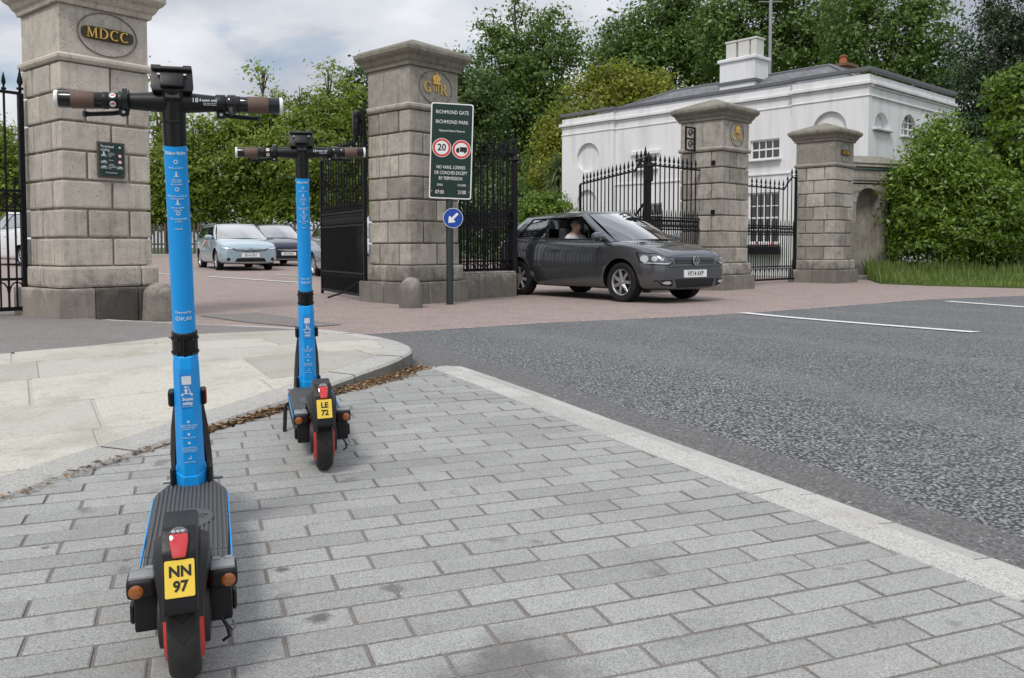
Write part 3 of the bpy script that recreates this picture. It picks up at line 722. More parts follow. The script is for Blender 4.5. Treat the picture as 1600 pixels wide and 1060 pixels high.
def crown_mesh(mb, cx, z, s, y, m):
    """small royal crown as a half-relief: band, two bulging arches, orb and cross"""
    def ell(x, zz, rx, rz, d):
        pts = [(x + rx * math.cos(a), zz + rz * math.sin(a)) for a in (2 * math.pi * k / 16 for k in range(16))]
        mb.prism(pts, y, y + d, m)
    mb.prism([(cx - .40 * s, z), (cx + .40 * s, z), (cx + .46 * s, z + .16 * s), (cx - .46 * s, z + .16 * s)], y, y + .2 * s, m)
    mb.prism([(cx - .36 * s, z + .16 * s), (cx + .36 * s, z + .16 * s), (cx + .42 * s, z + .3 * s), (cx - .42 * s, z + .3 * s)], y, y + .16 * s, m)
    for x in (-.28, 0, .28): ell(cx + x * s, z + .32 * s, .09 * s, .09 * s, .22 * s)
    ell(cx - .2 * s, z + .55 * s, .28 * s, .26 * s, .17 * s); ell(cx + .2 * s, z + .55 * s, .28 * s, .26 * s, .17 * s)
    ell(cx, z + .84 * s, .1 * s, .1 * s, .17 * s); mb.prism([(cx - .04 * s, z + .9 * s), (cx + .04 * s, z + .9 * s), (cx + .04 * s, z + 1.12 * s), (cx - .04 * s, z + 1.12 * s)], y, y + .2 * s, m)
PIER_H = 2.86
def pier(corner, phi, z0, mat, label, emblem, capmat='stone_cap', seed=1, zs=1.0):
    """corner = ground point of the front-left shaft corner; local x along the gate line, -y faces the road"""
    W = 1.0; rg = random.Random(seed)
    ca, sa = math.cos(phi), math.sin(phi)
    root = empty('gate_pier', label, 'gate pier', group='stone gate piers',
                 mw=Matrix.Translation((corner[0] + ca * W / 2 - sa * W / 2, corner[1] + sa * W / 2 + ca * W / 2, z0)) @ Matrix.Rotation(phi, 4, 'Z') @ Matrix.Diagonal((1, 1, zs, 1)))
    root['group'] = 'stone gate piers'
    MB().box((0, 0, PIER_H / 2), (W - 0.10, W - 0.10, PIER_H)).build('core', mat, root)
    # plinth of two stages, made of separate stones
    for (zz0, zz1, pr, split) in ((-0.1, 0.33, 0.10, 3), (0.333, 0.575, 0.045, 2)):
        w = W / 2 + pr
        xs = [-w, -w * 0.35, w * 0.45, w] if split == 3 else [-w, w * 0.62, w]
        for a, b in zip(xs, xs[1:]):
            for (y0, y1) in ((-w, 0.0), (0.0, w)):
                mb = MB().box(((a + b) / 2, (y0 + y1) / 2, (zz0 + zz1) / 2), (b - a - 0.004, y1 - y0 - 0.004, zz1 - zz0 - 0.004))
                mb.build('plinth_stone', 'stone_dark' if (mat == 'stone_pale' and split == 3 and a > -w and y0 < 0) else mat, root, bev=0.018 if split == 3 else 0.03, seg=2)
    # rusticated courses
    n = 7; ch = (PIER_H - 0.575) / n; g = 0.0115; cache = {}
    def blk(x0, x1, y0, y1, zc):
        key = (round(x1 - x0, 3), round(y1 - y0, 3), rg.randint(0, 1))
        if key not in cache:
            cache[key] = MB().box((0, 0, 0), (x1 - x0 - 2 * g, y1 - y0 - 2 * g, ch - 2 * g)).mesh('block', bev=0.014 + 0.006 * key[2], seg=2); cache[key].materials.append(M[mat])
        link('block', cache[key], None, root, mw=Matrix.Translation(((x0 + x1) / 2 + rg.uniform(-.003, .003), (y0 + y1) / 2 + rg.uniform(-.003, .003), zc)) @ Matrix.Rotation(rg.uniform(-.004, .004), 4, 'Z'))
    for k in range(n):
        zc = 0.575 + ch * (k + 0.5); h = W / 2
        fx = [-h, 0.05, h] if k % 2 == 0 else [-h, -0.22, 0.24, h]
        sy = [-h, -0.24, 0.22, h] if k % 2 == 0 else [-h, 0.03, h]
        for j in range(len(fx) - 1):
            y_in = sy[1]; y_in2 = sy[-2]
            blk(fx[j], fx[j + 1], -h, -h + 0.24 if 0 < j < len(fx) - 2 else y_in, zc)
            blk(fx[j], fx[j + 1], h - 0.24 if 0 < j < len(fx) - 2 else y_in2, h, zc)
        for j in range(1, len(sy) - 2):
            blk(-h, -h + 0.26, sy[j], sy[j + 1], zc); blk(h - 0.26, h, sy[j], sy[j + 1], zc)
    # string course, frieze, cornice, cap
    def ring(w, z): return [(-w, -w, z), (w, -w, z), (w, w, z), (-w, w, z)]
    h = W / 2
    MB().loft([ring(h - .02, PIER_H), ring(h + .006, PIER_H + .005), ring(h + .024, PIER_H + .035), ring(h + .024, PIER_H + .07), ring(h - .01, PIER_H + .10)]).build('string_course', mat, root, bev=0.004)
    zf0, zf1 = PIER_H + 0.098, PIER_H + 0.63
    frz = MB().box((0, 0, (zf0 + zf1) / 2), (W - 0.03, W - 0.03, zf1 - zf0)).build('frieze_block', mat, root, bev=0.006)
    prof = [(h - .03, 0), (h + .02, .0), (h + .03, .05), (h + .055, .075), (h + .08, .13), (h + .115, .16), (h + .14, .20), (h + .14, .255), (h + .115, .27)]
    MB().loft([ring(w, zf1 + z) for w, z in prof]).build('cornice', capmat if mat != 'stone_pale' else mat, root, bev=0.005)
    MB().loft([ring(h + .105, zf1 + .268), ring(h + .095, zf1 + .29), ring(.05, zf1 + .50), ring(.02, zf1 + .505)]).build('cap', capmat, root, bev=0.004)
    # sunken oval ring and gilded emblem on the road face (local -y)
    fm = Matrix.Translation((0.03, -h + 0.015, (zf0 + zf1) / 2)) @ Matrix.Rotation(math.pi / 2, 4, 'X')      # xy plane of text faces -y
    mb = MB(); rx, rz = (0.33, 0.245) if emblem in ('MDCC', 'GR') else (0.245, 0.245)
    N = 48
    for (a, b, dz0, dz1) in ((1.0, 0.965, 0.0, 0.011),):
        for k in range(N):
            A, B = 2 * math.pi * k / N, 2 * math.pi * (k + 1) / N
            mb.prism([(rx * a * math.cos(A), rz * a * math.sin(A)), (rx * a * math.cos(B), rz * a * math.sin(B)), (rx * b * math.cos(B), rz * b * math.sin(B)), (rx * b * math.cos(A), rz * b * math.sin(A))], dz0, dz1)
    link('oval_ring', mb.mesh('ring'), 'stone_dark', frz, mw=fm)
    em = MB(); I = None
    if emblem in ('MDCC', 'XCVIII'):
        bar = MB(); pts = []
        bw, bh = (0.285, 0.072) if emblem == 'MDCC' else (0.2, 0.07)
        for k in range(24):
            A = 2 * math.pi * k / 24; pts.append((bw * math.copysign(abs(math.cos(A)) ** 0.35, math.cos(A)), bh * math.copysign(abs(math.sin(A)) ** 0.5, math.sin(A))))
        bar.prism(pts, 0.0, 0.02); link('name_bar', bar.mesh('bar'), 'gold_dark', frz, mw=fm)
        hh = 0.115 if emblem == 'MDCC' else 0.085; adv = {'M': 1.05, 'D': .92, 'C': .86, 'X': .74, 'V': .8, 'I': .3}
        tot = sum(adv[c] for c in emblem) * hh * 1.12; x = -tot / 2
        for c in emblem: x += letter(em, c, x, -hh / 2, hh, I, 0.02, 0.036) * 1.12
    else:
        crown_mesh(em, 0, 0.045 if emblem == 'GR' else 0.03, 0.16, 0.0, I)
        hh = 0.155
        if emblem == 'GR':
            letter(em, 'G', -0.235, -0.085, hh, I, 0.004, 0.018); letter(em, 'R', 0.09, -0.10, hh, I, 0.004, 0.018)
            for k in range(3): letter(em, 'I', -0.058 + 0.043 * k, -0.06, 0.10, I, 0.004, 0.016)
        else:
            letter(em, 'C', -0.17, -0.12, hh, I, 0.004, 0.018); letter(em, 'R', 0.03, -0.12, hh, I, 0.004, 0.018)
            em.box((-0.015, -0.045, 0.018), (0.022, 0.022, 0.02))
    link('emblem', em.mesh('emblem'), 'gold', frz, mw=fm)
    return root
C1 = gnd(101, 498, 0.055)
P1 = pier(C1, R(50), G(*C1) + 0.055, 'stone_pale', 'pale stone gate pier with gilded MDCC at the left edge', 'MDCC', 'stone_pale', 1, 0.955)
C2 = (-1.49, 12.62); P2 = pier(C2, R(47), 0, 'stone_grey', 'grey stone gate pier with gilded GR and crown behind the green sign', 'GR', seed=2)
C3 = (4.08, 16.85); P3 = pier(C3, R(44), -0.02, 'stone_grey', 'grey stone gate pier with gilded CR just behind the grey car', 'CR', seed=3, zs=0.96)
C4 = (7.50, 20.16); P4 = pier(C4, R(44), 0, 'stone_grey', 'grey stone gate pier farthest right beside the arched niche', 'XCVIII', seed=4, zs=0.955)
bpy.context.view_layer.update()
# ================================================================ IRON GATES AND RAILINGS
_bar = {}
def bar_mesh(L, r=0.013, tip=0.2, big=True):
    key = (round(L, 2), r, tip, big)
    if key not in _bar:
        s = 1.0 if big else 0.62; L = key[0]; t = tip
        pr = [(r, 0), (r, L - t), (r * 2.0 * s + .002, L - t + .004), (r * 2.0 * s + .002, L - t + .022), (r * .9, L - t + .03), (r * .9, L - t + .05 * s), (r * 1.9 * s, L - t + .085 * s), (r * 1.5 * s, L - t + .12 * s), (0.002, L)]
        me = MB().lathe(pr, 8).mesh('bar', smooth=40); me.materials.append(M['iron_black']); _bar[key] = me
    return _bar[key]
def iron_gate(name, label, base, ang, w, top, group, spacing=0.15, foot=0.07, low=0.42, mid=(1.18, 1.40), stile_l=True, stile_r=True, red=0, brace=False):
    """leaf along local +x from its hinge, top(x) = height of the top rail"""
    root = empty(name, label, 'gate' if 'gate' in name else 'railing', mw=Matrix.Translation(base) @ Matrix.Rotation(ang, 4, 'Z'), group=group)
    def rail(z0, n, t=0.016, h=0.03, nm='rail', zf=None):
        pts = [(w * k / n, (zf(w * k / n) if zf else z0)) for k in range(n + 1)]
        mb = MB()
        for (a, za), (b, zb) in zip(pts, pts[1:]):
            mb.add([(a, -t, za - h / 2), (b, -t, zb - h / 2), (b, t, zb - h / 2), (a, t, za - h / 2), (a, -t, za + h / 2), (b, -t, zb + h / 2), (b, t, zb + h / 2), (a, t, za + h / 2)], [(0, 3, 2, 1), (4, 5, 6, 7), (0, 1, 5, 4), (2, 3, 7, 6), (1, 2, 6, 5), (3, 0, 4, 7)])
        mb.build(nm, 'iron_black', root)
    rail(0, 14, nm='top_rail', zf=top); rail(mid[1], 1); rail(mid[0], 1); rail(low, 1); rail(foot + 0.02, 1, h=0.045)
    if stile_l: MB().box((0, 0, (top(0) + 0.0) / 2), (0.055, 0.055, top(0))).build('hinge_stile', 'iron_black', root, bev=0.004); link('finial', bar_mesh(0.28, 0.018, 0.24), None, root, loc=(0, 0, top(0)))
    if stile_r: MB().box((w, 0, top(w) / 2), (0.045, 0.045, top(w) - 0.02)).build('end_stile', 'iron_black', root, bev=0.004)
    n = max(2, round(w / spacing)); sp = w / n
    for k in range(1, n):
        x = k * sp; link('bar', bar_mesh(top(x) + 0.22 - foot), None, root, loc=(x, 0, foot))
    for k in range(n):
        x = (k + .5) * sp; link('dog_bar', bar_mesh(mid[1] + 0.16 - foot, 0.011, 0.13, False), None, root, loc=(x, 0, foot))
    key = ('x', round(sp, 3), mid)
    if key not in _bar:
        mb = MB(); hz = (mid[1] - mid[0] - .03) / 2; hx = sp / 2
        for sx in (-1, 1):
            mb.tube([(-hx * sx, 0, -hz), (-hx * sx * .28, 0, -hz * .35), (0, 0, -0.0), (hx * sx * .28, 0, hz * .35), (hx * sx, 0, hz)], 0.010, 6)
            mb.tube([(-hx * sx, 0, hz * .1), (0, 0, hz * sx * .95), (hx * sx, 0, hz * .1)], 0.008, 6)
        mb.lathe([(0.001, -.016), (.024, -.012), (.03, 0), (.024, .012), (.001, .016)], 8, 'y')
        me = mb.mesh('ornament', smooth=40); me.materials.append(M['iron_black']); _bar[key] = me
    for k in range(n): link('ornament', _bar[key], None, root, loc=((k + .5) * sp, 0, (mid[0] + mid[1]) / 2))
    # cast arches above the bottom rail
    key = ('a', round(sp, 3), low, foot)
    if key not in _bar:
        mb = MB(); pts = [(-sp / 2 + .008, 0, low - .17)] + [(-sp / 2 * math.cos(a) * .95, 0, low - .16 + .13 * math.sin(a)) for a in (math.pi * k / 6 for k in range(7))]
        mb.tube(pts, 0.009, 5); me = mb.mesh('arch', smooth=40); me.materials.append(M['iron_black']); _bar[key] = me
    for k in range(n): link('arch', _bar[key], None, root, loc=((k + .5) * sp, 0, 0))
    if brace:
        MB().tube([(w * .08, .04, .3), (w * .3, .16, .1), (w * .42, .3, .02)], 0.016, 6).build('stay', 'iron_black', root, smooth=40)
    return root
def sweep(lo, hi, x0, x1): return lambda x: hi + (lo - hi) * smooth01(x0, x1, x)
def vec(phi): return Vector((math.cos(phi), math.sin(phi), 0)), Vector((-math.sin(phi), math.cos(phi), 0))
e1, n1_ = vec(R(50)); e2, n2_ = vec(R(47)); e3, n3_ = vec(R(44)); e4, n4_ = e3, n3_
c1, c2, c3, c4 = (Vector((*c, 0)) for c in (C1, C2, C3, C4))
zz = lambda p, d=0.0: Vector((p.x, p.y, G(p.x, p.y) + d))
GG = 'black iron gate leaves with spear finials'
iron_gate('iron_gate', 'black iron gate at the far left edge beside the pale pier', zz(c1 + n1_ * 0.86 - e1 * 0.06, 0.045), R(230), 1.5, lambda x: 2.48, GG, spacing=0.17)
iron_gate('iron_gate', 'open black iron gate leaf hinged on the left of the GR pier', zz(c2 + n2_ * 0.98 - e2 * 0.06), R(118), 2.4, sweep(2.36, 2.75, 0.18, 0.62), GG, red=1, brace=True)
RG = 'black iron railing panels beside the carriage gate'
r2 = zz(c2 + e2 * 1.02 + n2_ * 0.5); L2 = 1.72
rail2 = iron_gate('iron_railing', 'black iron railing on a low stone wall right of the GR pier', r2, R(47), L2, lambda x: 2.42, RG, stile_l=False, foot=0.44, low=0.6)
def low_wall(base, ang, L, label):
    root = empty('low_wall', label, 'wall', mw=Matrix.Translation(base) @ Matrix.Rotation(ang, 4, 'Z'))
    xs = [0.0, L * .52, L]
    for a, b in zip(xs, xs[1:]): MB().box(((a + b) / 2, 0, .19), (b - a - .006, .42, .42)).build('block', 'stone_grey', root, bev=0.012, seg=2)
    MB().box((L / 2, 0, .415), (L, .36, .03)).build('coping', 'stone_grey', root, bev=0.008)
low_wall(r2, R(47), L2 - 0.12, 'low grey stone wall under the railing right of the GR pier')
h2 = zz(r2 + e2 * (L2 + 0.02))
iron_gate('iron_gate', 'open black iron gate leaf behind the railing left of the grey car', h2, R(128), 2.4, sweep(2.25, 2.5, 0.3, 0.8), GG)
r3 = zz(c3 + n3_ * 0.5 - e3 * 0.02); L3 = 1.74
iron_gate('iron_railing', 'black iron railing between the grey car and the CR pier', r3, R(224), L3, lambda x: 2.36, RG, stile_l=False, foot=0.44, low=0.6)
low_wall(r3, R(224), L3 - 0.12, 'low stone wall behind the grey car beside the CR pier')
h3 = zz(r3 - e3 * (L3 + 0.02))
iron_gate('iron_gate', 'open black iron gate leaf in front of the white lodge above the grey car', h3, R(114), 2.5, lambda x: 2.42 if x < .35 else 2.27 - .05 * (x - .35), GG)
gp = empty('gate_post', 'stout black iron gate post between railing and open leaf above the grey car', 'post', loc=h3 + Vector((0.06, 0.02, 0)))
MB().box((0, 0, 1.15), (.085, .085, 2.3)).build('shaft', 'iron_black', gp, bev=0.006); MB().lathe([(.06, 2.3), (.075, 2.33), (.05, 2.36), (.03, 2.4), (.045, 2.46), (.004, 2.6)], 10).build('finial', 'iron_black', gp, smooth=40)
MB().box((0, 0, 2.2), (.16, .12, .3)).build('lock_box', 'iron_black', gp, bev=0.01)
MB().tube([(0, 0, 1.75), (-.35, .15, 1.25), (-.62, .28, .5)], .022, 6).build('brace', 'iron_black', gp, smooth=40)
gq = empty('gate_post', 'black iron gate post at the wall end left of the grey car', 'post', loc=h2 + Vector((0.03, -0.07, 0)))
MB().box((0, 0, 1.15), (.08, .08, 2.3)).build('shaft', 'iron_black', gq, bev=0.006); MB().lathe([(.055, 2.3), (.07, 2.33), (.05, 2.36), (.03, 2.4), (.045, 2.46), (.004, 2.6)], 10).build('finial', 'iron_black', gq, smooth=40)
iron_gate('iron_gate', 'closed black iron gate between the two right-hand piers in front of the lodge window', zz(c4 + n4_ * 0.94 - e4 * 0.06), R(224), 2.6, sweep(2.2, 2.5, 0.22, 0.55), GG, spacing=0.2, mid=(1.13, 1.33), low=0.39)

# ================================================================ SIGNS, BOLLARDS AND SMALL FITTINGS
def rrect(w, h, r, n=5):
    pts = []
    for cx, cy, a0 in ((w / 2 - r, h / 2 - r, 0), (-w / 2 + r, h / 2 - r, 90), (-w / 2 + r, -h / 2 + r, 180), (w / 2 - r, -h / 2 + r, 270)):
        pts += [(cx + r * math.cos(R(a0 + 90 * k / n)), cy + r * math.sin(R(a0 + 90 * k / n))) for k in range(n + 1)]
    return pts
def disc(r, n=40, cx=0, cy=0): return [(cx + r * math.cos(2 * math.pi * k / n), cy + r * math.sin(2 * math.pi * k / n)) for k in range(n)]
def ringp(mb, r0, r1, z0, z1, cx=0, cy=0, n=40):
    for k in range(n):
        A, B = 2 * math.pi * k / n, 2 * math.pi * (k + 1) / n
        mb.prism([(cx + r1 * math.cos(A), cy + r1 * math.sin(A)), (cx + r1 * math.cos(B), cy + r1 * math.sin(B)), (cx + r0 * math.cos(B), cy + r0 * math.sin(B)), (cx + r0 * math.cos(A), cy + r0 * math.sin(A))], z0, z1)
T = Matrix.Translation
def park_sign():
    sx, sy = gnd(703, 476); Y = sy - 0.06
    root = empty('park_sign', 'tall green park gate sign on a dark post with a round blue arrow sign', 'sign', loc=(sx, sy, G(sx, sy)))
    MB().lathe([(.052, -.1), (.052, 2.86), (.045, 2.88), (.001, 2.885)], 16).build('post', 'post_green', root, smooth=40)
    c = Vector(at(705.2, 236.5, Y)) - Vector((sx, sy, G(sx, sy))); W, H = 0.615, 1.375
    bm_ = T(c) @ Matrix.Rotation(R(10), 4, 'Z') @ Matrix.Rotation(math.pi / 2, 4, 'X') @ Matrix.Rotation(R(-1.8), 4, 'Z')
    board = link('board', MB().prism(rrect(W, H, .035), -.008, 0.0).mesh('board'), 'sign_white', root, mw=bm_)
    I4 = Matrix.Identity(4)
    link('panel', MB().prism(rrect(W - .034, H - .034, .026), 0.0, .0015).mesh('panel'), 'sign_green', board, mw=I4)
    k = dict(ext=0.0006); z = .0022
    for s, y, size, xs, x in (('RICHMOND GATE', .555, .073, .80, 0.0), ('RICHMOND PARK', .415, .073, .80, 0.0), ('National Nature Reserve', .29, .046, .80, 0.0), ('NO VANS, LORRIES', -.235, .068, .72, 0.0), ('OR COACHES EXCEPT', -.315, .068, .70, 0.0), ('BY PERMISSION', -.395, .068, .74, 0.0), ('OPEN', -.492, .042, .8, -.155), ('CLOSED', -.488, .042, .8, .165), ('07:00', -.595, .075, .76, -.155), ('2100', -.59, .075, .8, .17)):
        text('lettering', s, size, 'sign_white', board, T((x, y, z)), sx=xs, **k)
    for x in (-.155, .165): link('time_panel', MB().prism(rrect(.17, .10, .004), .0, .0017).mesh('tp'), 'print_black', board, mw=T((x, -.593, 0)))
    for x in (-.27, .272): link('bolt', MB().prism(disc(.009, 10), .0015, .004).mesh('bolt'), 'bolt_steel', board, mw=T((x, -.58, 0)))
    for x, nm in ((-.14, 'speed_roundel'), (.145, 'lorry_roundel')):
        mb = MB(); mb.prism(disc(.136), .0012, .0026); o = link(nm, mb.mesh(nm), 'sign_white', board, mw=T((x, .045 if x < 0 else .03, 0)))
        rg_ = MB(); ringp(rg_, .098, .128, .0026, .0036); link('red_ring', rg_.mesh('ring'), 'sign_red', o, mw=I4)
        if x < 0: text('numerals', '20', .135, 'print_black', o, T((0, 0, .0034)), ext=.0006, sx=.92, bold=.0035)
        else:
            mb = MB(); mb.prism([(-.022, -.028), (.084, -.028), (.084, .036), (-.022, .036)], .0026, .0036); mb.prism([(-.078, -.028), (-.03, -.028), (-.03, .024), (-.056, .024), (-.078, .0)], .0026, .0036)
            mb.prism([(-.08, -.036), (.084, -.036), (.084, -.03), (-.08, -.03)], .0026, .0036)
            for wx in (-.052, .05): mb.prism(disc(.016, 16, wx, -.036), .0026, .0042)
            link('lorry_symbol', mb.mesh('lorry'), 'print_black', o, mw=I4)
    c = Vector(at(708, 341, Y)) - Vector((sx, sy, G(sx, sy)))
    bm2 = T(c) @ Matrix.Rotation(R(8), 4, 'Z') @ Matrix.Rotation(math.pi / 2, 4, 'X')
    d = link('arrow_disc', MB().prism(disc(.145), -.006, 0).mesh('d'), 'sign_white', root, mw=bm2)
    link('blue_face', MB().prism(disc(.138), 0, .0015).mesh('d'), 'sign_blue', d, mw=I4)
    a = MB(); am = Matrix.Rotation(R(135), 4, 'Z')
    a.prism([(-.018, -.095), (.018, -.095), (.018, .02), (-.018, .02)], .0015, .0028, am); a.prism([(-.058, .012), (.058, .012), (.058, .03), (0, .1), (-.058, .03)], .0015, .0029, am)
    link('arrow', a.mesh('arrow'), 'sign_white', d, mw=I4)
    for o in (board, d):
        MB().box((0, 0, 0), (.13, .04, .05)).build('clip', 'bolt_steel', root, loc=(0, -.03, (o.matrix_basis.translation.z)))
park_sign()
def bollard(px, py, label, h, r, mat, dz=0.0):
    x, y = gnd(px, py, dz); root = empty('stone_bollard', label, 'bollard', loc=(x, y, G(x, y) + dz), group='domed stone bollards')
    pr = [(r * 1.02, -.08), (r, 0), (r * .97, h * .45), (r * .95, h * .62)] + [(r * .95 * math.cos(a), h * .62 + h * .38 * math.sin(a)) for a in (R(15), R(30), R(45), R(60), R(75), R(88))]
    mb = MB().lathe(pr, 28); mb.v = [(a + .012 * noise.noise((a * 6, b * 6, c * 6 + px)), b + .012 * noise.noise((a * 6 + 9, b * 6, c * 6)), c) for a, b, c in mb.v]
    mb.build('dome', mat, root, smooth=50)
bollard(642, 481, 'small domed stone bollard standing before the GR pier', .425, .165, 'stone_grey')
bollard(251, 497, 'squat domed stone bollard beside the plinth of the pale pier', .40, .19, 'stone_grey', 0.03)
def cycling_notice():
    m = P1.matrix_world @ T((.03, -.515, 1.80)) @ Matrix.Rotation(math.pi / 2, 4, 'X')
    root = empty('cycling_notice', 'small framed green permitted cycling notice fixed to the pale pier', 'notice', mw=m)
    link('frame', MB().prism(rrect(.30, .405, .006), -.02, .004).mesh('f', bev=.003), 'timber_grey', root)
    p = link('panel', MB().prism(rrect(.262, .37, .004), .004, .0065).mesh('p'), 'sign_green', root)
    k = dict(ext=.0004); z = .0069
    text('lettering', 'Permitted', .042, 'white_print', p, T((-.118, .15, z)), align='LEFT', sx=.85, **k); text('lettering', 'cycling', .042, 'white_print', p, T((-.118, .112, z)), align='LEFT', sx=.85, **k)
    for i, y in enumerate((.075, .058, .042, -.005, -.052, -.068, -.084, -.1)): text('lettering', ['Cycling on', 'roads and', 'trails', 'Off-road', 'Cycling is', 'permitted on', 'marked trails', 'only'][i], .016, 'white_print', p, T((-.035, y, z)), align='LEFT', **k)
    for y in (.05, -.02):
        q = MB(); ringp(q, .016, .022, .0065, .0075, .092, y, 20); link('red_ring', q.mesh('r'), 'sign_red', p)
        link('roundel', MB().prism(disc(.022, 20, .092, y), .0060, .0070).mesh('r'), 'white_print', p)
    def bike(cx, cy, s):
        b = MB()
        ringp(b, s * .30, s * .40, .0065, .0074, cx - s * .55, cy, 14); ringp(b, s * .30, s * .40, .0065, .0074, cx + s * .55, cy, 14)
        for a_, c_ in (((-.55, 0), (-.2, .5)), ((-.2, .5), (.35, .5)), ((.35, .5), (0, 0)), ((0, 0), (-.55, 0)), ((.35, .5), (.55, 0))):
            a_, c_ = Vector(a_) * s, Vector(c_) * s; d = (c_ - a_).normalized(); nn = Vector((-d.y, d.x)) * s * .06
            b.prism([(cx + q_.x, cy + q_.y) for q_ in (a_ - nn, c_ - nn, c_ + nn, a_ + nn)], .0065, .0074)
        link('bicycle_symbol', b.mesh('b'), 'white_print', p)
    bike(-.085, .045, .032); bike(-.085, -.03, .036); bike(-.085, -.09, .036); bike(.09, -.09, .036)
    b = MB(); b.prism(disc(.008, 12, -.085, .085), .0065, .0074); b.prism([(-.097, .052), (-.073, .052), (-.078, .078), (-.092, .078)], .0065, .0074)
    link('rider_symbol', b.mesh('b'), 'white_print', p)
    link('crest_symbol', MB().prism([(.078, .14), (.106, .14), (.1, .158), (.084, .158)], .0065, .0074).mesh('b'), 'white_print', p)
    text('lettering', 'The Royal Parks', .02, 'white_print', p, T((-.07, -.148, z)), align='LEFT', **k)
    for x in (-.118, .118):
        for y in (-.172, .172): link('screw', MB().prism(disc(.005, 8, x, y), .0065, .0085).mesh('s'), 'bolt_steel', p)
cycling_notice()
def gate_camera():
    c = Vector(at(557, 194, 13.35)); root = empty('gate_camera', 'black capsule-shaped camera unit on the gate beside the GR pier', 'camera', loc=c)
    MB().lathe([(.002, -.2), (.05, -.185), (.062, -.15), (.064, 0), (.062, .15), (.05, .19), (.002, .205)], 18, 'z').build('housing', 'gloss_black', root, smooth=50)
    for z in (.11, .0): link('lens', MB().lathe([(.036, 0), (.036, -.062), (.028, -.068), (.022, -.060), (.002, -.059)], 16, 'y').mesh('l', smooth=40), 'black_plastic', root, loc=(0, -.004, z))
    MB().tube([(0, 0, -.19), (.02, .02, -.26), (.14, .05, -.28)], .014, 8).build('bracket', 'iron_black', root, smooth=40)
gate_camera()
def fret_panel():
    m = P3.matrix_world @ T((-.56, .1, 3.12)); root = empty('fret_bracket', 'small black pierced scroll panel on the left side of the CR pier', 'bracket', mw=m)
    w, h = .30, .46
    for a in ((-w / 2 - .0, 0), (w / 2, 0)): MB().box((a[0] - w / 2, 0, 0), (.03, .03, h)).build('frame', 'iron_black', root)
    for z in (-h / 2, 0, h / 2): MB().box((-w / 2, 0, z), (w + .03, .028, .03)).build('frame', 'iron_black', root)
    for z in (-.115, .115):
        mb = MB(); mb.tube([(-w / 2 + .085 * math.cos(a) * (1 - a / 9), 0, z + .085 * math.sin(a) * (1 - a / 9)) for a in (k * .4 for k in range(20))], .014, 6); mb.build('scroll', 'iron_black', root, smooth=40)
fret_panel()
for (x, y, z, s, nm, lb) in ((-.50, -.30, 2.62, .085, 'black_plastic', 'upper small black box on the left face of the CR pier'), (-.50, -.30, 1.62, .085, 'black_plastic', 'lower small black box on the left face of the CR pier')):
    o = empty('junction_box', lb, 'box', mw=P3.matrix_world @ T((x - .01, y, z)), group='small boxes on the CR pier')
    MB().box((0, 0, 0), (.03, s, s * 1.1)).build('case', nm, o, bev=0.006); MB().box((-.018, 0, 0), (.012, s * .8, s * .12)).build('ridge', nm, o); MB().box((-.018, 0, .025), (.012, s * .8, s * .12)).build('ridge', nm, o)
# ================================================================ LODGE
LR = Vector((10.4, 25.3, 0)); LL = Vector((2.1, 34.4, 0)); LEN = (LR - LL).length
lx = (LR - LL).normalized(); ly = Vector((-lx.y, lx.x, 0)); LZ = -0.15
LM = Matrix((lx, ly, Vector((0, 0, 1)))).transposed().to_4x4(); LM.translation = Vector((LL.x, LL.y, 0))
LI = LM.inverted()
def fac(px, py, side=False, off=0.0):
    o = LI @ Vector((0, 0, CAM_H)); d = (LI.to_3x3() @ Vector(ray(px, py)))
    t = (LEN + off - o.x) / d.x if side else (off - o.y) / d.y
    p = o + d * t; return (p.y, p.z) if side else (p.x, p.z)
lodge = empty('lodge', 'white stucco gate lodge with hipped slate roof behind the right-hand piers', 'building', mw=LM)
DEP, HP = 6.2, 5.86
b1 = fac(962, 250)[0]; b2 = fac(1240, 250)[0]
def cutbox(x0, x1, z0, z1, dep, arch=None, side=False, y0=0.0):
    mb = MB()
    if arch == 'circle':
        pts = [((x0 + x1) / 2 + (x1 - x0) / 2 * math.cos(a), (z0 + z1) / 2 + (z1 - z0) / 2 * math.sin(a)) for a in (2 * math.pi * k / 32 for k in range(32))]
    elif arch == 'arch':
        r = (x1 - x0) / 2; zc = z1 - r
        pts = [(x0, z0), (x1, z0)] + [((x0 + x1) / 2 + r * math.cos(a), zc + r * math.sin(a)) for a in (math.pi * k / 16 for k in range(17))]
    else: pts = [(x0, z0), (x1, z0), (x1, z1), (x0, z1)]
    m = Matrix.Rotation(math.pi / 2, 4, 'X')                       # (x,z,-y)
    if side: m = T((LEN, 0, 0)) @ Matrix.Rotation(math.pi / 2, 4, 'Z') @ m
    mb.prism(pts, -dep - y0, 0.6, m)
    o = mb.build('cutter', 'interior'); o.matrix_basis = LM; return o
def rc(x0, y0, x1, y1, side=False):
    xm, ym = (x0 + x1) / 2, (y0 + y1) / 2
    a, b = fac(x0, ym, side)[0], fac(x1, ym, side)[0]; return (min(a, b), max(a, b), fac(xm, y1, side)[1], fac(xm, y0, side)[1])
BP = 0.14
w_up = rc(1172, 218, 1218, 249); w_lo = rc(1168, 301, 1216, 380); w_lf = rc(992, 244, 1026, 264); w_door = rc(1000, 318, 1034, 372)
nic1 = rc(905, 224, 940, 270); nic2 = rc(905, 297, 936, 400); nic3 = rc(1273, 175, 1326, 245); sn1 = rc(1366, 176, 1389, 202, True); sn2 = rc(1409, 179, 1432, 214, True)
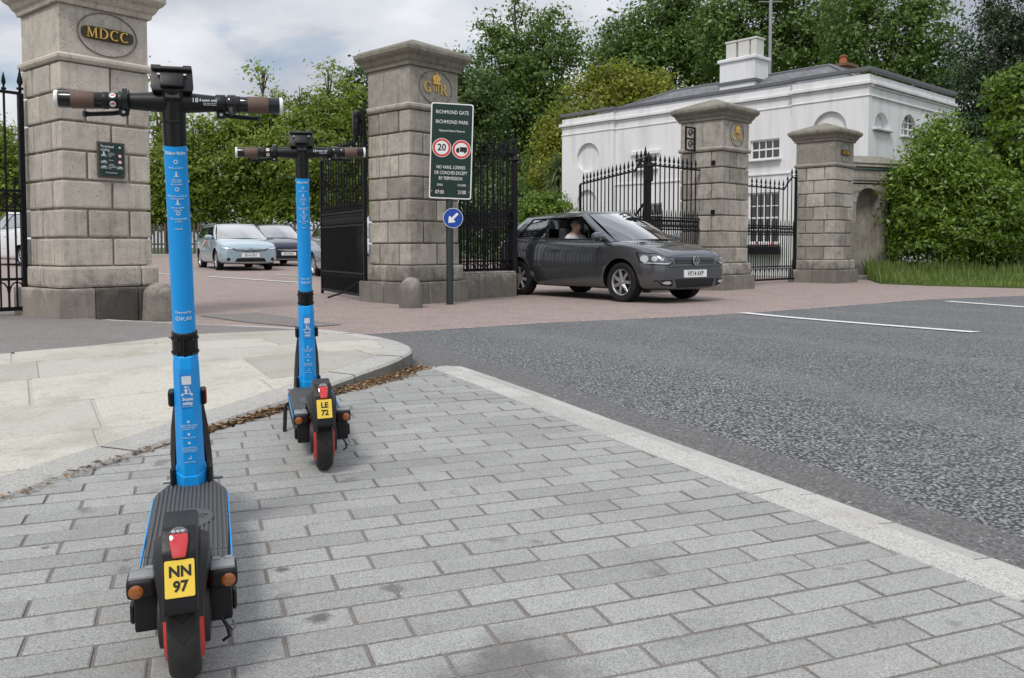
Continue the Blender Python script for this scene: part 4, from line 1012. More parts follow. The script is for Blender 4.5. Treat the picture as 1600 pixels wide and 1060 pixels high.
wall = MB().box((LEN / 2, DEP / 2, (HP + LZ) / 2 - .1), (LEN, DEP, HP - LZ + .2)).build('wall', 'white_stucco', lodge)
bpy.context.view_layer.update()
cut(wall, [cutbox(*w_up, .16), cutbox(*w_lo, .16), cutbox(*w_lf, .16), cutbox(*w_door, .2), cutbox(*sn1, .18, 'arch', True), cutbox(*sn2, .18, 'arch', True)])
def bay(x0, x1, cuts):
    o = MB().box(((x0 + x1) / 2, -BP / 2 + .01, (HP + LZ) / 2 - .1), (x1 - x0, BP + .02, HP - LZ + .19)).build('end_bay', 'white_stucco', lodge)
    bpy.context.view_layer.update(); cut(o, cuts)
bay(-.03, b1, [cutbox(*nic1, -.015, 'circle', y0=.0), cutbox(*nic2, -.015, 'arch', y0=.0)])
bay(b2, LEN + .02, [cutbox(*nic3, -.02, 'arch', y0=.0)])
# entablature: bands following the bay breaks; lead coping
def band(z0, z1, pr, nm, mat):
    for a, b, f in ((-.03, b1, BP), (b1, b2, 0.0), (b2, LEN + .02, BP)):
        ex = pr if f else -0.0
        MB().box(((a + b) / 2, -f - pr / 2 + .05, (z0 + z1) / 2), (b - a + 2 * ex, pr + .1, z1 - z0)).build(nm, mat, lodge, bev=min(.012, (z1 - z0) / 4))
    MB().box((LEN + pr / 2 - .03, DEP / 2, (z0 + z1) / 2 + .002), (pr + .1, DEP - .1, z1 - z0)).build(nm, mat, lodge, bev=min(.012, (z1 - z0) / 4))
band(5.22, 5.27, .03, 'moulding', 'white_stucco'); band(5.50, 5.54, .04, 'moulding', 'white_stucco'); band(5.56, 5.66, .10, 'cornice', 'white_stucco'); band(HP + .085, HP + .20, .06, 'lead_coping', 'lead_grey')
MB().box(((b1 + b2) / 2, -.015, 3.18), (b2 - b1, .05, .07)).build('string_band', 'white_stucco', lodge, bev=.01)
def window(r, nx, nz, y, name='window', side=False, mats=('frame_white', 'window_glass'), arch=False):
    x0, x1, z0, z1 = r; m = T((LEN, 0, 0)) @ Matrix.Rotation(math.pi / 2, 4, 'Z') if side else Matrix.Identity(4)
    w = empty_part(name, lodge)
    w.matrix_basis = m
    t = .05
    fr = MB()
    for a in ((x0 + t / 2, (z0 + z1) / 2, t, z1 - z0), (x1 - t / 2, (z0 + z1) / 2, t, z1 - z0), ((x0 + x1) / 2, z0 + t / 2, x1 - x0 - 2 * t, t), ((x0 + x1) / 2, z1 - t / 2, x1 - x0 - 2 * t, t)): fr.box((a[0], y, a[1]), (a[2], .06, a[3]))
    fr.build('frame', mats[0], w)
    cw, chh = (x1 - x0 - 2 * t) / nx, (z1 - z0 - 2 * t) / nz
    for i in range(1, nx): MB().box((x0 + t + cw * i, y - .003, (z0 + z1) / 2), (.028, .04, z1 - z0 - 2 * t)).build('glazing_bar', mats[0], w)
    for j in range(1, nz): MB().box(((x0 + x1) / 2, y - .001, z0 + t + chh * j), (x1 - x0 - 2 * t, .036, .03 if j != nz // 2 else .05)).build('glazing_bar', mats[0], w)
    for i in range(nx):
        for j in range(nz):
            tl = random.uniform(-.012, .012)
            MB().box((0, 0, 0), (cw, .006, chh)).build('pane', mats[1], w, mw=T((x0 + t + cw * (i + .5), y + .012, z0 + t + chh * (j + .5))) @ Matrix.Rotation(tl, 4, 'Z'))
    MB().box(((x0 + x1) / 2, y + .3, (z0 + z1) / 2), (x1 - x0, .02, z1 - z0)).build('blind', 'interior', w)
    MB().box(((x0 + x1) / 2, y - .16, z0 - .03), (x1 - x0 + .16, .2, .06)).build('sill', 'white_stucco', w, bev=.008)
    return w
def empty_part(name, parent):
    o = bpy.data.objects.new(name, None); COL.objects.link(o); o.parent = parent; return o
window(w_up, 4, 2, .10); window(w_lo, 4, 4, .10); window(w_lf, 3, 2, .10); window(w_door, 2, 3, .14, 'window')
MB().box(((w_lf[0] + w_lf[1]) / 2, -.03, w_lf[3] + .12), (w_lf[1] - w_lf[0] + .3, .14, .16)).build('window_hood', 'white_stucco', lodge, bev=.02)
window(sn2, 3, 3, .12, side=True)
ym = (sn1[0] + sn1[1]) / 2; MB().box((LEN + .05, ym, sn1[2] - .03), (.14, sn1[1] - sn1[0] + .2, .07)).build('niche_sill', 'white_stucco', lodge, bev=.01)
# hipped slate roof
def hip_roof():
    i_, z0, z1 = .45, 5.82, 6.98; x0, x1, y0, y1 = i_, LEN - i_, i_, DEP - i_; r = (y1 - y0) / 2 * .92; yc = (y0 + y1) / 2
    v = [(x0, y0, z0), (x1, y0, z0), (x1, y1, z0), (x0, y1, z0), (x0 + r, yc, z1), (x1 - r, yc, z1)]
    me = bpy.data.meshes.new('roof'); me.from_pydata(v, [], [(0, 1, 5, 4), (1, 2, 5), (2, 3, 4, 5), (3, 0, 4)])
    uv = me.uv_layers.new()
    for p in me.polygons:
        n = p.normal; a = Vector((-n.y, n.x, 0)).normalized(); b = n.cross(a)
        for li in p.loop_indices:
            q = Vector(me.vertices[me.loops[li].vertex_index].co); uv.data[li].uv = (q.dot(a), q.dot(b))
    ro = link('roof', me, 'slate', lodge)
    for a, b in ((4, 5), (0, 4), (1, 5), (2, 5), (3, 4)): MB().tube([v[a], v[b]], .07, 6).build('ridge_lead', 'lead_grey', ro, smooth=40)
    return ro
roof = hip_roof()
def chimney():
    yb = 2.0; p0, p1 = fac(1118, 100, off=yb), fac(1186, 100, off=yb); zb = fac(1160, 128, off=yb)[1] - .6; zt = fac(1160, 88, off=yb)[1]; ztop = fac(1160, 55, off=yb)[1]
    xc, w = (p0[0] + p1[0]) / 2, (p1[0] - p0[0]) * .80
    MB().box((xc, yb + .45, (zb + zt) / 2), (w, .9, zt - zb)).build('chimney', 'white_stucco', roof, bev=.01)
    MB().box((xc, yb + .45, zt - .08), (w + .14, 1.04, .12)).build('chimney_band', 'white_stucco', roof, bev=.02)
    MB().box((xc, yb + .45, zb + .62), (w + .1, 1.0, .1)).build('chimney_flashing', 'lead_grey', roof)
    for dx, dw in ((-.34, .36), (.12, .40), (.47, .2)):
        x = xc + dx * w * .8; ww = dw * w * .8
        h = ztop - (.0 if dw > .45 else .12)
        MB().box((x, yb + .45, (zt + h) / 2), (ww, .5, h - zt)).build('chimney_flue', 'pot_pale', roof, bev=.015); MB().box((x, yb + .45, h), (ww + .06, .56, .07)).build('flue_cap', 'pot_pale', roof, bev=.015)
chimney()
def brick_stack():
    yb = 5.4; a = fac(1305, 100, off=yb); b = fac(1330, 100, off=yb); zt = fac(1318, 104, off=yb)[1]; zp = fac(1318, 88, off=yb)[1]; xc = (a[0] + b[0]) / 2; w = b[0] - a[0]
    MB().box((xc, yb, zt / 2 + 2.9), (w, .7, zt - 5.8)).build('brick_stack', 'brick_brown', roof, bev=.01); MB().box((xc, yb, zt), (w + .12, .82, .1)).build('stack_band', 'brick_brown', roof)
    MB().lathe([(.15, zt), (.17, zt + .04), (.14, zt + .1), (.12, zp - .06), (.15, zp - .03), (.13, zp), (.02, zp - .02)], 14, m=T((xc, yb, 0))).build('chimney_pot', 'terracotta', roof, smooth=40)
brick_stack()
# window box with red flowers
wbx = fac(1190, 385)[0]; fb_ = empty('window_box', 'dark window box with red flowers under the lodge window behind the gate', 'planter', mw=LM @ T((wbx, -.2, w_lo[2] - .14)))
MB().box((0, 0, -.1), (1.5, .22, .24)).build('trough', 'iron_black', fb_, bev=.01)
for k in (1, 4, 7):
    o = MB()
    for j in range(9): o.box((random.uniform(-.06, .06), random.uniform(-.06, .06), random.uniform(-.02, .08)), (.035, .035, .03), Matrix.Rotation(random.random() * 3, 4, 'X'))
    o.build('flower_clump', 'flower_red', fb_, loc=(-.68 + k * .17, -.05, .1))
# aerial mast behind the lodge
mp = at(1203, 100, 37.0); mast = empty('aerial_mast', 'thin grey aerial mast rising behind the lodge chimney', 'mast', loc=(mp[0], mp[1], 0))
MB().tube([(0, 0, 0), (0, 0, 13.5)], .07, 8).build('pole', 'mast_grey', mast, smooth=40)
for z, L in ((11.2, .5), (11.8, .4), (12.4, .3)): MB().tube([(-L, 0, z), (L, 0, z)], .025, 5).build('crossarm', 'mast_grey', mast)

# ================================================================ NICHE WALL BESIDE THE RIGHT PIER
def niche_wall():
    g0 = gnd(1338, 436); phi = R(20); e_ = Vector((math.cos(phi), math.sin(phi), 0)); b = Vector((g0[0], g0[1], 0)) - e_ * 0.9
    m = T(b) @ Matrix.Rotation(phi, 4, 'Z'); root = empty('niche_wall', 'grey stone wall with arched niche and moulded coping between pier and bushes', 'wall', mw=m)
    H = 3.0; Lw = 2.35
    body = MB().box((Lw / 2, .35, H / 2 - .1), (Lw, .7, H + .2)).build('wall', 'stone_grey', root); body.parent = None; body.matrix_basis = m
    c = MB(); x0, x1, zt = .85, 1.62, 2.42; r = (x1 - x0) / 2
    c.prism([(x0, .1), (x1, .1)] + [((x0 + x1) / 2 + r * math.cos(a), zt - r + r * math.sin(a)) for a in (math.pi * k / 16 for k in range(17))], -.3, .5, Matrix.Rotation(math.pi / 2, 4, 'X'))
    co = c.build('cutter', 'interior'); co.matrix_basis = m
    bpy.context.view_layer.update(); cut(body, [co]); body.parent = root; body.matrix_basis = Matrix.Identity(4)
    ring = []
    for k in range(9):
        a0, a1 = math.pi * k / 9 + .01, math.pi * (k + 1) / 9 - .01
        MB().prism([((x0 + x1) / 2 + q * math.cos(a), zt - r + q * math.sin(a)) for q, a in ((r + .005, a0), (r + .1, a0), (r + .1, a1), (r + .005, a1))], -.02, .015, Matrix.Rotation(math.pi / 2, 4, 'X')).build('arch_stone', 'stone_grey', root)
    for z0, h, pr in ((2.62, .05, .03), (2.9, .06, .05), (2.97, .1, .11)): MB().box((Lw / 2, .35, z0 + h / 2), (Lw + 2 * pr, .7 + 2 * pr, h)).build('moulding', 'copper_green' if h == .06 else 'stone_grey', root, bev=.012)
    for a, b_ in ((0, .8), (.8, 1.6), (1.6, Lw)): MB().box(((a + b_) / 2, -.006, 2.78), (b_ - a - .02, .03, .2)).build('frieze_stone', 'stone_grey', root, bev=.006)
    MB().loft([[(-.14, -.14, 3.07), (Lw + .14, -.14, 3.07), (Lw + .14, .84, 3.07), (-.14, .84, 3.07)], [(.3, .3, 3.3), (Lw - .3, .3, 3.3), (Lw - .3, .4, 3.3), (.3, .4, 3.3)]]).build('coping', 'stone_cap', root)
    MB().box((1.25, -.3, .03), (1.5, .6, .16)).build('step', 'stone_grey', root, bev=.015)
    gm = m @ T((1.78, -.14, 0)); g = empty('iron_gate_post', 'slim black iron gate post with spear tip beside the arched niche', 'post', mw=gm)
    for dx in (0, .11): link('bar', bar_mesh(2.95, .024, .3), None, g, loc=(dx, 0, 0))
    MB().box((-.55, 0, 2.52), (1.2, .03, .04)).build('overthrow_rail', 'iron_black', g)
    MB().box((.055, 0, .4), (.16, .03, .04)).build('rail', 'iron_black', g)
niche_wall()
# ================================================================ CARS
def torus_prof(prof, n, axis, m=None):
    """lathe of a closed profile (no caps)"""
    mb = MB(); rings = []
    for r, h in prof + prof[:1]:
        ring = []
        for k in range(n):
            a = 2 * math.pi * k / n; c, d = r * math.cos(a), r * math.sin(a)
            ring.append((c, d, h) if axis == 'z' else ((h, c, d) if axis == 'x' else (d, h, c)))
        rings.append(ring)
    return mb.loft(rings, m, cap=False)
def person(name, label, m, pose, shirt='shirt_pale', hair='hair_grey'):
    """seated figure: one skinned body mesh, clothes and hair as children; pose = dict of joints, local x forward, y left, z up"""
    J = dict(pelvis=(0, 0, .0), belly=(.0, 0, .2), chest=(-.03, 0, .42), neck=(-.02, 0, .56), skull=(.005, 0, .66), crown=(0.0, 0, .735),
             sl=(-.03, .17, .46), sr=(-.03, -.17, .46), hl=(.05, .1, -.03), hr=(.05, -.1, -.03), kl=(.45, .13, .05), kr=(.45, -.13, .05), al=(.72, .13, -.3), ar=(.72, -.13, -.3))
    J.update(pose)
    rad = dict(pelvis=.15, belly=.145, chest=.15, neck=.058, skull=.088, crown=.07, sl=.075, sr=.075, el=.05, er=.05, wl=.034, wr=.034, hl=.1, hr=.1, kl=.07, kr=.07, al=.045, ar=.045)
    ed = [('pelvis', 'belly'), ('belly', 'chest'), ('chest', 'neck'), ('neck', 'skull'), ('skull', 'crown'), ('chest', 'sl'), ('chest', 'sr'), ('sl', 'el'), ('el', 'wl'), ('sr', 'er'), ('er', 'wr'), ('pelvis', 'hl'), ('pelvis', 'hr'), ('hl', 'kl'), ('hr', 'kr'), ('kl', 'al'), ('kr', 'ar')]
    # nose, ears, hands with five fingers
    sk = Vector(J['skull'])
    J['nose'] = tuple(sk + Vector((.1, 0, .0))); rad['nose'] = .014; ed.append(('skull', 'nose'))
    for s, w, e in (('l', 'wl', 'el'), ('r', 'wr', 'er')):
        d = (Vector(J[w]) - Vector(J[e])).normalized(); pl = Vector(J[w]) + d * .08; J['p' + s] = tuple(pl); rad['p' + s] = .036; ed.append((w, 'p' + s))
        side = d.cross(Vector((0, 0, 1))); side = side.normalized() if side.length > .1 else Vector((0, 1, 0)); up = side.cross(d)
        for i in range(4):
            b = pl + d * .04 + side * (.018 * (i - 1.5)); t = b + d * (.045 - .006 * abs(i - 1.3)) - up * .03
            J[f'f{s}{i}a'] = tuple(b); J[f'f{s}{i}b'] = tuple(t); rad[f'f{s}{i}a'] = .010; rad[f'f{s}{i}b'] = .008; ed += [('p' + s, f'f{s}{i}a'), (f'f{s}{i}a', f'f{s}{i}b')]
        J['t' + s] = tuple(pl + side * .05 - d * .005); rad['t' + s] = .011; ed.append(('p' + s, 't' + s))
    names = list(J); idx = {n: i for i, n in enumerate(names)}
    me = bpy.data.meshes.new('body'); me.from_pydata([J[n] for n in names], [(idx[a], idx[b]) for a, b in ed], [])
    o = link('person', me, 'skin', None, mw=m); tag(o, label, 'person'); o.name = name
    md = o.modifiers.new('s', 'SKIN'); md.use_smooth_shade = True
    for i, n in enumerate(names): me.skin_vertices[0].data[i].radius = (rad[n], rad[n] * (1.0 if n not in ('chest', 'belly', 'pelvis') else 1.15)); me.skin_vertices[0].data[i].use_root = n == 'pelvis'
    ss = o.modifiers.new('u', 'SUBSURF'); ss.levels = ss.render_levels = 2
    apply_mods(o); o.data.materials.clear(); o.data.materials.append(M['skin']); o.data.materials.append(M[shirt])
    nz = J['neck'][2] - .035
    for p in o.data.polygons:
        p.use_smooth = True
        c = p.center
        arm = min((Vector(J[a]) - c).length for a in ('pl', 'pr')) < .2 or min((Vector(J[a]) - c).length for a in ('wl', 'wr')) < .12
        p.material_index = 1 if (c.z < nz and not arm) else 0
    hb = MB().lathe([(.09 * math.cos(a), .078 * math.sin(a)) for a in (R(-25), R(0), R(20), R(40), R(60), R(75), R(89))], 16)
    hb.v = [(sk.x - .022 + a * 1.08, b * .98, sk.z + .035 + c) for a, b, c in hb.v]; hb.build('hair', hair, o, smooth=60)
    for s in (-1, 1): MB().box((sk.x + .078, s * .03, sk.z + .025), (.012, .02, .009)).build('eye', 'print_black', o, bev=.003); MB().lathe([(.004, -.008), (.024, 0), (.004, .008)], 10, 'y', T((sk.x - .005, s * .09, sk.z + .005))).build('ear', 'skin', o, smooth=60)
    MB().box((sk.x + .08, 0, sk.z - .045), (.012, .04, .008)).build('mouth', 'sign_red', o, bev=.002)
    return o
BASE = [(.80, .62, .29, .60, .64), (.79, .70, .225, .665, .705), (.73, .76, .20, .72, .765), (.56, .80, .185, .80, .85), (.25, .825, .18, .87, .93), (-.05, .84, .18, .915, .985), (-.45, .843, .18, .93, .985), (-1.2, .845, .175, .94, .96), (-2.0, .845, .175, .96, .975), (-2.6, .838, .19, .985, .99), (-2.95, .81, .225, .99, .995), (-3.10, .765, .25, .93, .95), (-3.155, .67, .30, .78, .80)]
GREEN = dict(fc=((.12, 0, .975), (-.86, 0, 1.43)), fr=((-.16, .745, .935), (-1.0, .56, 1.405)), sf=((-.24, .78, .925), (-1.07, .595, 1.39)), sr=((-2.78, .775, .985), (-2.38, .585, 1.36)), rr=((-3.02, .66, .985), (-2.56, .51, 1.365)), rc=((-3.10, 0, .99), (-2.68, 0, 1.39)))
def make_car(label, pos, heading, paint, wb=2.47, fo=.80, ro=.70, hh=1.46, hw=.842, wr=.305, estate=0.0, split=(.03, .50, .545, .93), open_side=None, group=None, spokes=7, roofbars=False, detail=True):
    rz = math.atan2(heading[1], heading[0])
    root = empty('car' if not label.startswith('white van') else 'van', label, 'car' if not label.startswith('white van') else 'van', loc=(pos[0], pos[1], G(*pos)), rz=rz, group=group)
    mapx = lambda x: x / .8 * fo if x > 0 else (x / 2.47 * wb if x > -2.47 else -wb + (x + 2.47) / .70 * ro)
    sz = hh / 1.46; sw = hw / .842
    mz = lambda z: z if z < .35 else .35 + (z - .35) * (hh - .35) / (1.46 - .35)
    rings = []
    for (x, w, zb, zs, zt) in BASE:
        x, w, zs, zt = mapx(x), w * sw, mz(zs), mz(zt)
        half = [(0, zb), (.6 * w, zb), (.9 * w, zb + .02), (.975 * w, zb + .1), (w, zb + .42 * (zs - zb)), (.995 * w, zb + .70 * (zs - zb)), (.972 * w, zs - .06), (.935 * w, zs), (.80 * w, zs + .45 * (zt - zs)), (.42 * w, zt - .004), (0, zt)]
        rings.append([(x, y, z) for y, z in half] + [(x, -y, z) for y, z in half[-2:0:-1]])
    body = MB().loft(rings).build('body', paint, root)
    ss = body.modifiers.new('u', 'SUBSURF'); ss.levels = ss.render_levels = 2; apply_mods(body)
    cs = []
    for ax in (0, -wb):
        for s in (-1, 1):
            c = MB().lathe([(wr + .055, -.17), (wr + .055, .3)], 36, 'y', T((ax, s * (hw - .06) if s > 0 else -(hw - .06), wr + .01)) @ Matrix.Rotation(0 if s > 0 else math.pi, 4, 'Z')).build('cutter', 'interior')
            c.matrix_basis = Matrix.Identity(4); c.parent = root; cs.append(c)
    bpy.context.view_layer.update(); cut(body, cs)
    body.data.materials.clear(); body.data.materials.append(M[paint]); body.data.materials.append(M['black_plastic'])
    for p in body.data.polygons:
        p.use_smooth = True; p.material_index = 0; c = p.center
        if c.z < .2 and p.normal.z < -.7: p.material_index = 1
        for ax in (0, -wb):
            dd = math.hypot(c.x - ax, c.z - wr - .01)
            if dd < wr + .058 and abs(c.y) < hw - .0: 
                rad_ = Vector((ax - c.x, 0, wr + .01 - c.z)).normalized()
                if p.normal.dot(rad_) > .6 or abs(c.y) < hw - .2: p.material_index = 1; p.use_smooth = False
    bvh = BVHTree.FromPolygons([v.co[:] for v in body.data.vertices], [tuple(p.vertices) for p in body.data.polygons])
    # ---- cabin
    Gp = {k: (Vector((mapx(a[0]), a[1] * sw, mz(a[2]))), Vector((mapx(b[0]) - (estate if k in ('sr', 'rr', 'rc') else 0), b[1] * sw, mz(b[2])))) for k, (a, b) in GREEN.items()}
    def P(seg, f, t, s=1, off=0.0):
        def lv(k): return Gp[k][0].lerp(Gp[k][1], t)
        if seg in ('W', 'B'):
            c, k = lv('fc' if seg == 'W' else 'rc'), lv('fr' if seg == 'W' else 'rr')
            p = Vector((c.x + (k.x - c.x) * f * f, k.y * f, c.z + (k.z - c.z) * f * f)); n = Vector((1 if seg == 'W' else -1, 0, .5))
            p += n.normalized() * (.02 * math.sin(math.pi * t) + off); return p
        a, b = {'A': ('fr', 'sf'), 'S': ('sf', 'sr'), 'C': ('sr', 'rr')}[seg]
        p = lv(a).lerp(lv(b), f); p.y += .03 * math.sin(math.pi * t) + off
        if seg == 'S': p.y += .025 * math.sin(math.pi * f)
        p.y *= s; return p
    def patch(mb, seg, f0, f1, t0, t1, s=1, off=0.0, nf=8, nt=6):
        vs = [tuple(P(seg, f0 + (f1 - f0) * i / nf, t0 + (t1 - t0) * j / nt, s, off)) for j in range(nt + 1) for i in range(nf + 1)]
        mb.add(vs, [(j * (nf + 1) + i, j * (nf + 1) + i + 1, (j + 1) * (nf + 1) + i + 1, (j + 1) * (nf + 1) + i) for j in range(nt) for i in range(nf)])
    cab = MB(); T0, T1 = .07, .90
    for s in (-1, 1):
        patch(cab, 'A', 0, 1, 0, 1, s, nf=3); patch(cab, 'C', 0, 1, 0, 1, s, nf=4)
        patch(cab, 'S', 0, 1, -.05, T0, s, nf=14, nt=1); patch(cab, 'S', 0, 1, T1, 1, s, nf=14, nt=2)
        patch(cab, 'S', 0, split[0], T0, T1, s, nf=1); patch(cab, 'S', split[3], 1, T0, T1, s, nf=2)
    patch(cab, 'W', -1, 1, .95, 1, nf=12, nt=1); patch(cab, 'B', -1, 1, .88, 1, nf=10, nt=1); patch(cab, 'B', -1, 1, -.05, .12, nf=10, nt=1)
    for s in (-1, 1): patch(cab, 'B', s * .9, s, .1, .9, nf=1)
    # roof skin
    loop = [P('W', f, 1) for f in (-1, -.6, -.2, .2, .6, 1)] + [P('S', f, 1, 1) for f in (0, .2, .4, .6, .8, 1)] + [P('B', f, 1) for f in (1, .5, 0, -.5, -1)] + [P('S', f, 1, -1) for f in (1, .8, .6, .4, .2, 0)]
    cen = sum(loop, Vector()) / len(loop); vs, fs, n = [], [], len(loop)
    for k, q in enumerate((1, .93, .8, .55, .25, .02)):
        vs += [(cen.x + (p.x - cen.x) * q, p.y * q, p.z + (hh - p.z) * (1 - q ** 2.2)) for p in loop]
    for k in range(5): fs += [(k * n + i, k * n + (i + 1) % n, (k + 1) * n + (i + 1) % n, (k + 1) * n + i) for i in range(n)]
    cab.add(vs, fs); cab.build('cabin', paint, root, smooth=35)
    # dark pillars and seals just inside the glass line
    pil = MB()
    for s in (-1, 1): patch(pil, 'S', split[1], split[2], T0, T1, s, .002, nf=2)
    pil.build('door_pillar', 'gloss_black', root, smooth=40)
    gl = MB(); patch(gl, 'W', -.985, .985, .0, .95, off=-.006, nf=16, nt=10); gl.build('windscreen', 'car_glass', root, smooth=60)
    gl = MB(); patch(gl, 'B', -.9, .9, .12, .88, off=-.006, nf=12); gl.build('rear_screen', 'car_glass', root, smooth=60)
    for s in (-1, 1):
        if open_side != s: gl = MB(); patch(gl, 'S', split[0], split[1], T0, T1, s, -.008, nf=8); gl.build('front_window', 'car_glass', root, smooth=60)
        gl = MB(); patch(gl, 'S', split[2], split[3], T0, T1, s, -.008, nf=8); gl.build('rear_window', 'car_glass', root, smooth=60)
        # rubber seal round the side glass
        sl = MB(); pts = [P('S', split[0] + (split[3] - split[0]) * k / 12, T0, s, .004) for k in range(13)] + [P('S', split[3], T0 + (T1 - T0) * k / 4, s, .004) for k in range(1, 5)] + [P('S', split[3] - (split[3] - split[0]) * k / 12, T1, s, .004) for k in range(1, 13)] + [P('S', split[0], T1 - (T1 - T0) * k / 4, s, .004) for k in range(1, 5)]
        sl.tube(pts, .009, 5); sl.build('window_seal', 'black_plastic', root, smooth=40)
    # interior
    inn = MB(); inn.box((mapx(-1.7), 0, mz(.93)), (wb * .75, hw * 1.5, .02)); inn.build('cabin_floor', 'interior', root)
    MB().box((mapx(-.5), 0, mz(.95)), (.35, hw * 1.5, .1)).build('dashboard', 'interior', root, bev=.03)
    for s in (-1, 1):
        MB().box((mapx(-1.62), s * .36, mz(1.0)), (.14, .44, .34)).build('seat_back', 'seat_fabric', root, bev=.04); MB().box((mapx(-1.66), s * .36, mz(1.25)), (.09, .24, .16)).build('head_rest', 'seat_fabric', root, bev=.03)
    MB().box((mapx(-2.45), 0, mz(1.0)), (.14, 1.1, .34)).build('rear_seat', 'seat_fabric', root, bev=.04)
    sw_ = MB(); sw_.tube([(0, .18 * math.cos(a), .18 * math.sin(a)) for a in (2 * math.pi * k / 20 for k in range(21))], .014, 6, T((mapx(-.95), -.36, mz(.98))) @ Matrix.Rotation(R(-25), 4, 'Y')); sw_.build('steering_wheel', 'black_plastic', root, smooth=40)
    # wheels
    tm = torus_prof([(wr * .66, -.085), (wr * .9, -.1), (wr * .985, -.085), (wr, -.05), (wr, .05), (wr * .985, .085), (wr * .9, .1), (wr * .66, .085), (wr * .62, 0)], 40, 'y').mesh('tyre', smooth=40); tm.materials.append(M['tyre'])
    rb = torus_prof([(wr * .67, -.06), (wr * .69, -.086), (wr * .62, -.08), (wr * .58, -.02), (wr * .67, .0)], 36, 'y')
    for k in range(spokes):
        a = 2 * math.pi * k / spokes; m_ = Matrix.Rotation(a, 4, 'Y')
        for d in (-.10, .10): rb.box((wr * .36, -.062, d * wr * .55), (wr * .56, .03, wr * .085), m_ @ Matrix.Rotation(d * .6, 4, 'Y'))
    rb.lathe([(.002, -.082), (wr * .13, -.08), (wr * .16, -.05), (.002, -.04)], 18, 'y')
    rm = rb.mesh('rim', bev=.003, smooth=35); rm.materials.append(M['alloy'])
    bk = MB().lathe([(.002, -.03), (wr * .62, -.03), (wr * .62, .0), (.002, .0)], 24, 'y').mesh('brake'); bk.materials.append(M['interior'])
    for ax in (0, -wb):
        for s in (-1, 1):
            w = empty_part('wheel', root); w.location = (ax, s * (hw - .135), wr); w.rotation_euler = (0, .3 * ax, 0 if s < 0 else math.pi)
            link('tyre', tm, None, w); link('rim', rm, None, w); link('brake_disc', bk, None, w)
    # mirrors, handles
    for s in (-1, 1):
        q = P('S', .05, .06, s); 
        MB().lathe([(.002, -.12), (.055, -.10), (.072, -.03), (.07, .05), (.05, .1), (.002, .115)], 14, 'y', T((q.x + .03, q.y + s * .14, q.z + .05)) @ Matrix.Diagonal((.75, 1, 1, 1))).build('wing_mirror', paint, root, smooth=50)
        MB().box((q.x + .02, q.y + s * .03, q.z + .0), (.06, .16, .03)).build('mirror_arm', 'black_plastic', root, bev=.01)
        for hx in ([-1.55] if split[3] > .9 and not roofbars else [-1.5, -2.3]):
            h = bvh.ray_cast(Vector((mapx(hx), s * 2, mz(.80))), Vector((0, -s, 0)))[0]
            if h: MB().box((h.x, h.y + s * .012, h.z), (.19, .03, .028)).build('door_handle', paint, root, bev=.01, seg=2)
    # shut lines as fine dark grooves on the surface
    def line(pts, r=.005, nm='shut_line'):
        for s in (-1, 1):
            res = []
            for (x, z) in pts:
                h = bvh.ray_cast(Vector((mapx(x), s * 2, mz(z))), Vector((0, -s, 0)))[0]
                if h: res.append(h + Vector((0, -s * .002, 0)))
            if len(res) > 1: MB().tube(res, r, 5).build(nm, 'black_plastic', root)
    if detail:
        line([(-.50, z) for z in (.24, .4, .55, .7, .84)]); line([(-1.78 - .0 * z, z) for z in (.24, .4, .55, .7, .9)]); line([(x, .245) for x in (-.5, -.8, -1.1, -1.4, -1.78)])
        line([(x, .50) for x in (-.55, -.9, -1.3, -1.7)], .004, 'side_crease')
    if roofbars:
        for s in (-1, 1): MB().tube([P('S', f, 1, s) + Vector((0, -s * .03, .03 + .03 * math.sin(math.pi * f))) for f in (.02, .1, .3, .5, .7, .9, .98)], .016, 6).build('roof_bar', 'alloy', root, smooth=40)
    def decal(name, poly, m, mat, off=.004, parent=None, step=.035, mirror=False):
        pts = list(poly); n0 = len(pts); dense = []
        for i in range(n0):
            a, b = pts[i], pts[(i + 1) % n0]; k = max(1, int(math.hypot(b[0] - a[0], b[1] - a[1]) / step)); dense += [(a[0] + (b[0] - a[0]) * t / k, a[1] + (b[1] - a[1]) * t / k) for t in range(k)]
        nb = len(dense); xs = [p[0] for p in dense]; ys = [p[1] for p in dense]; x = min(xs) + step / 2
        while x < max(xs):
            y = min(ys) + step / 2
            while y < max(ys):
                if inside((x, y), poly): dense.append((x, y))
                y += step
            x += step
        r = delaunay_2d_cdt([Vector(p) for p in dense], [(i, (i + 1) % nb) for i in range(nb)], [], 1, 1e-5)
        d = -(m.to_3x3() @ Vector((0, 0, 1))); vs = []; ok = []
        for p in r[0]:
            o = m @ Vector((p.x, p.y, 0)); h = bvh.ray_cast(o, d); ok.append(h[0] is not None); vs.append(tuple(h[0] - d * off) if h[0] is not None else (0, 0, 0))
        fs = [tuple(f) for f in r[2] if all(ok[i] for i in f)]
        if not fs: return None
        res = None
        for s in ((1, -1) if mirror else (1,)):
            me = bpy.data.meshes.new(name); me.from_pydata([(a, b * s, c) for a, b, c in vs], [], fs); bm = bmesh.new(); bm.from_mesh(me)
            bmesh.ops.delete(bm, geom=[v for v in bm.verts if not v.link_faces], context='VERTS')
            ed_ = bmesh.ops.extrude_edge_only(bm, edges=[e for e in bm.edges if e.is_boundary])
            for v in [g for g in ed_['geom'] if isinstance(g, bmesh.types.BMVert)]: v.co += Vector((d.x, d.y * s, d.z)) * (off + .012)
            bmesh.ops.recalc_face_normals(bm, faces=bm.faces); bm.to_mesh(me); bm.free()
            o = link(name, me, mat, parent or root); res = o
            for p in me.polygons: p.use_smooth = False
        return res
